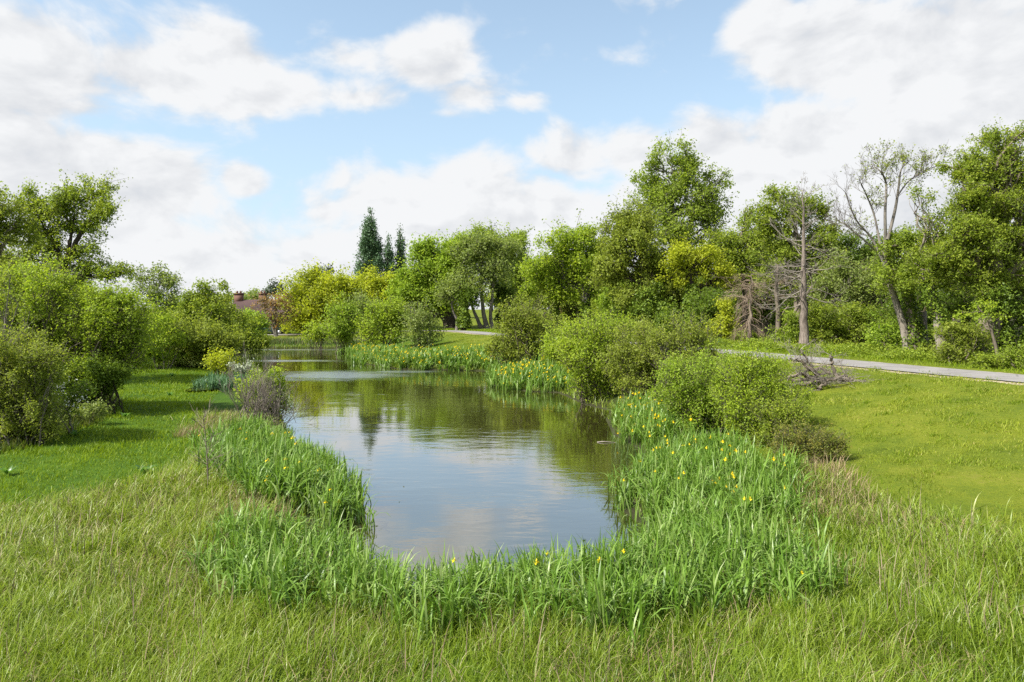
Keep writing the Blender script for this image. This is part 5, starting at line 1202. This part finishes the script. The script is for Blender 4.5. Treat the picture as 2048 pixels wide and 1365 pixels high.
def far_reeds():
    r = np.random.default_rng(51)
    x, y = scatter([(-31, 72), (-29, 77.4), (-18.5, 78), (-17, 76.3), (-15, 72), (-13.6, 73), (-15.5, 80), (-31, 80.5)], 45, r); N = len(x)
    grass('reed_fringe', x, y, r.uniform(.35, 1.0, N), r.uniform(.04, .08, N), 'reed', r.random(N), 'brownish reeds and weeds fringing the far end of the pond', 'reeds', r, 3, .15, (.1, 1.0))
    P_ = np.array(POND + POND[:1]); seg = np.hypot(*np.diff(P_, axis=0).T); i_ = r.choice(len(seg), 15000, p=seg / seg.sum()); f_ = r.random(15000)[:, None]; xy = P_[i_] * (1 - f_) + P_[i_ + 1] * f_ + r.normal(size=(15000, 2)) * .38; d = pond_d(xy[:, 0], xy[:, 1]); m = d > -.22; x, y = xy[m].T; N = len(x); dist = np.hypot(x, y)
    grass('waterside_grass', x, y, r.uniform(.15, .6, N) * (.6 + .7 * vnoise(x, y, 1.1, 3)), r.uniform(.007, .013, N) * np.clip(dist / 12, 1, 4), 'sedge', r.random(N) * .7, 'rough green grass hanging over the water around the pond edge', 'grass', r, 3, .35, (.3, 1.9))
    # sparse stems standing in the water
    x, y = scatter([(2.3, 17.5), (2.9, 18), (4.0, 20), (3.9, 22.4), (3.2, 23.5), (3.0, 20)], 26, r); N = len(x); z = np.full(N, -.1)
    V, q = blades(np.stack([x, y, z], 1), r.uniform(.35, .8, N), r.uniform(.008, .014, N), r.uniform(0, 6.28, N), np.abs(r.normal(size=N)) * .15, r.uniform(.05, .8, N), 4)
    stuff('water_horsetail', V, q, 'reed', np.repeat(r.random(N) * .4, 10), 'thin dark stems rising from the water by the right bank', 'water plants')
    # bits of leaf and seed drifting on the water
    x, y = scatter([(-30, 75), (-10, 45), (-8, 20), (-3, 10), (3, 11), (4.5, 28), (2, 36), (-8, 55), (-16, 75)], 3.2, r); d = pond_d(x, y); m = (d < -.1) & (d > -2.6) & (r.random(len(x)) < np.exp(d * 1.1)) ; x, y = x[m], y[m]; N = len(x); V, q = leaf_quads(np.stack([x, y, np.full(N, .012)], 1), .07, r, 9, .5); V[:, 2] = np.clip(V[:, 2], .006, .02); stuff('floating_leaves', V, q, 'weed', np.repeat(r.random(N), 4), 'small leaf scraps drifting along the pond margins', 'leaves')
    # cow parsley
    x, y = scatter([(-24, 46), (-23, 50), (-18.5, 48.5), (-20, 45)], 30, r); N = len(x); P = np.stack([x, y, ground(x, y) + r.uniform(.2, .6, N)], 1); V, q = leaf_quads(np.repeat(P, 6, 0) + r.normal(size=(N * 6, 3)) * .12, .16, r, 1)
    stuff('cow_parsley', V, q, 'leaf_grey', np.repeat(r.random(N * 6) * .5 + .5, 4), 'pale flowering weeds at the far end of the left meadow', 'wild flowers')
    # leafy ground cover under the wood
    x, y = scatter([(20, 31), (16.5, 36), (13, 45), (7, 57), (10, 62), (18, 52), (26, 44), (34, 34), (36, 22), (27, 18), (24, 24)], 60, r)
    dr, _, s = road_d(x, y); m = (s < 0) & (dr > 3.2); x, y = x[m], y[m]; N = len(x); h = r.random(N) * .55 * vnoise(x, y, 2, 8) + .03
    V, q = leaf_quads(np.stack([x, y, ground(x, y) + h], 1), .15, r, 1.0); stuff('woodland_undergrowth', V, q, 'leaf_oak', np.repeat(r.random(N), 4), 'low leafy undergrowth covering the floor of the wood', 'undergrowth')
    x, y = scatter([(21.5, 27), (18, 32.5), (13.8, 41), (8.8, 52), (10, 53), (15.5, 42), (20, 34), (24, 27.5), (26, 23), (24.5, 21.5)], 260, r); dr, _, s = road_d(x, y); m = (s < 0) & (dr > 2.9); x, y = x[m], y[m]; N = len(x); h = r.random(N) * .8 * vnoise(x, y, 1.6, 8) + .03
    V, q = leaf_quads(np.stack([x, y, ground(x, y) + h], 1), .12, r, .8); stuff('bramble_edge', V, q, 'leaf_fresh', np.repeat(r.random(N), 4), 'low bramble and nettle strip along the wood edge', 'undergrowth')


sedge(); meadow(); lawn(); far_reeds()

# ------------------------------------------------------------------ small things
def driftwood():
    c = at(1212, 886, 22.1); c[2] = 0; root = empty('floating_branch', c, 'pale stick floating on the water near the right bank', 'branch')
    cp = catmull([c + np.array([-.28, .05, .0]), c + np.array([-.1, 0, .03]), c + np.array([.12, -.02, .02]), c + np.array([.3, .0, .0])], 4); wood([(cp, .022 * (1 - .5 * np.linspace(0, 1, len(cp))))], 'stick', 'wood_dead', root, c, 7)


def dock(u, D, s, label):
    rr = rng_of(label); x = X(u, D); b = np.array([x, D, gz(x, D)]); root = empty('dock_plant', b, label, 'plant', 'broad leaved plants in the meadow'); V = []; Q = []
    for k in range(11):
        a = k * 2.4 + rr.uniform(-.3, .3); L = s * rr.uniform(.7, 1.2); n = 6; t = np.linspace(0, 1, n); e = 1.1 - .9 * t * rr.uniform(.6, 1.2); px = np.cumsum(np.cos(e)) * L / n; pz = np.cumsum(np.sin(e)) * L / n; w = L * .12 * np.sin(np.clip(t * 1.0 + .08, 0, 1) * math.pi) ** .7
        for j in range(n):
            for sg in (-1, 0, 1): V.append((math.cos(a) * px[j] - math.sin(a) * sg * w[j], math.sin(a) * px[j] + math.cos(a) * sg * w[j], pz[j] + abs(sg) * w[j] * .25 - .02))
        o = k * n * 3; Q += [[o + j * 3 + c, o + j * 3 + c + 1, o + j * 3 + c + 4, o + j * 3 + c + 3] for j in range(n - 1) for c in range(2)]
    mesh('leaves', np.array(V), [Q], MATS['dock_leaf'], root, {'rnd': np.repeat(rr.random(11), 18)}, True)


driftwood()
for u, D, s, lab in [(340, 31, .32, 'large pale leaved plant in the middle of the meadow'), (152, 20.5, .32, 'broad leaved plant below the elder mound'), (345, 39, .32, 'broad leaved plant at the far end of the meadow'), (290, 16.3, .36, 'broad leaved plant at the sedge edge of the meadow'), (15, 15.8, .32, 'dark broad leaved plant near the left edge of the meadow'), (250, 24, .3, 'small broad leaved plant in the sunny meadow grass')]: dock(u, D, s, lab)


def puddle():
    c = at(403, 779, 33.5); c[2] = gz(c[0], c[1]) + .1; th = np.linspace(0, 2 * math.pi, 40, endpoint=False); R = 1 + .3 * np.sin(3 * th + 1) * .6; V = np.stack([c[0] + np.cos(th) * R * .75, c[1] + np.sin(th) * R * .8, np.full(40, c[2])], 1); V = np.concatenate([V, [c]])
    k = np.arange(40); o = mesh('puddle', V, [np.stack([k, (k + 1) % 40, np.full(40, 40)], 1)], bpy.data.materials['pond_water']); tag(o, kind='structure')


def bag():
    D = 45.5; c = at(1440, 689, D); c[2] = gz(c[0], D); rr = rng_of('bag'); root = empty('plastic_bag', c, 'small teal plastic bag lying in the grass beside the road', 'litter'); n = 12; V = []
    for i in range(n + 1):
        ph = math.pi * i / n
        for j in range(16):
            t = 2 * math.pi * j / 16; q = .19 * (1 + rr.uniform(-.25, .25)); V.append((math.sin(ph) * math.cos(t) * q, math.sin(ph) * math.sin(t) * q * .7, .17 + math.cos(ph) * q * .95))
    Q = [[i * 16 + j, i * 16 + (j + 1) % 16, (i + 1) * 16 + (j + 1) % 16, (i + 1) * 16 + j] for i in range(n) for j in range(16)]
    mesh('bag_skin', np.array(V), [Q], flat_mat('teal_plastic', (.10, .42, .40), .35), root, None, True)
    P = np.array([[(0, 0, .3), (.02, .01, .36), (.05, 0, .42)]]); MB().tubes(P, np.array([[.03, .02, .05]]), 8).build('tied_neck', bpy.data.materials['teal_plastic'], root, True)


puddle(); bag()
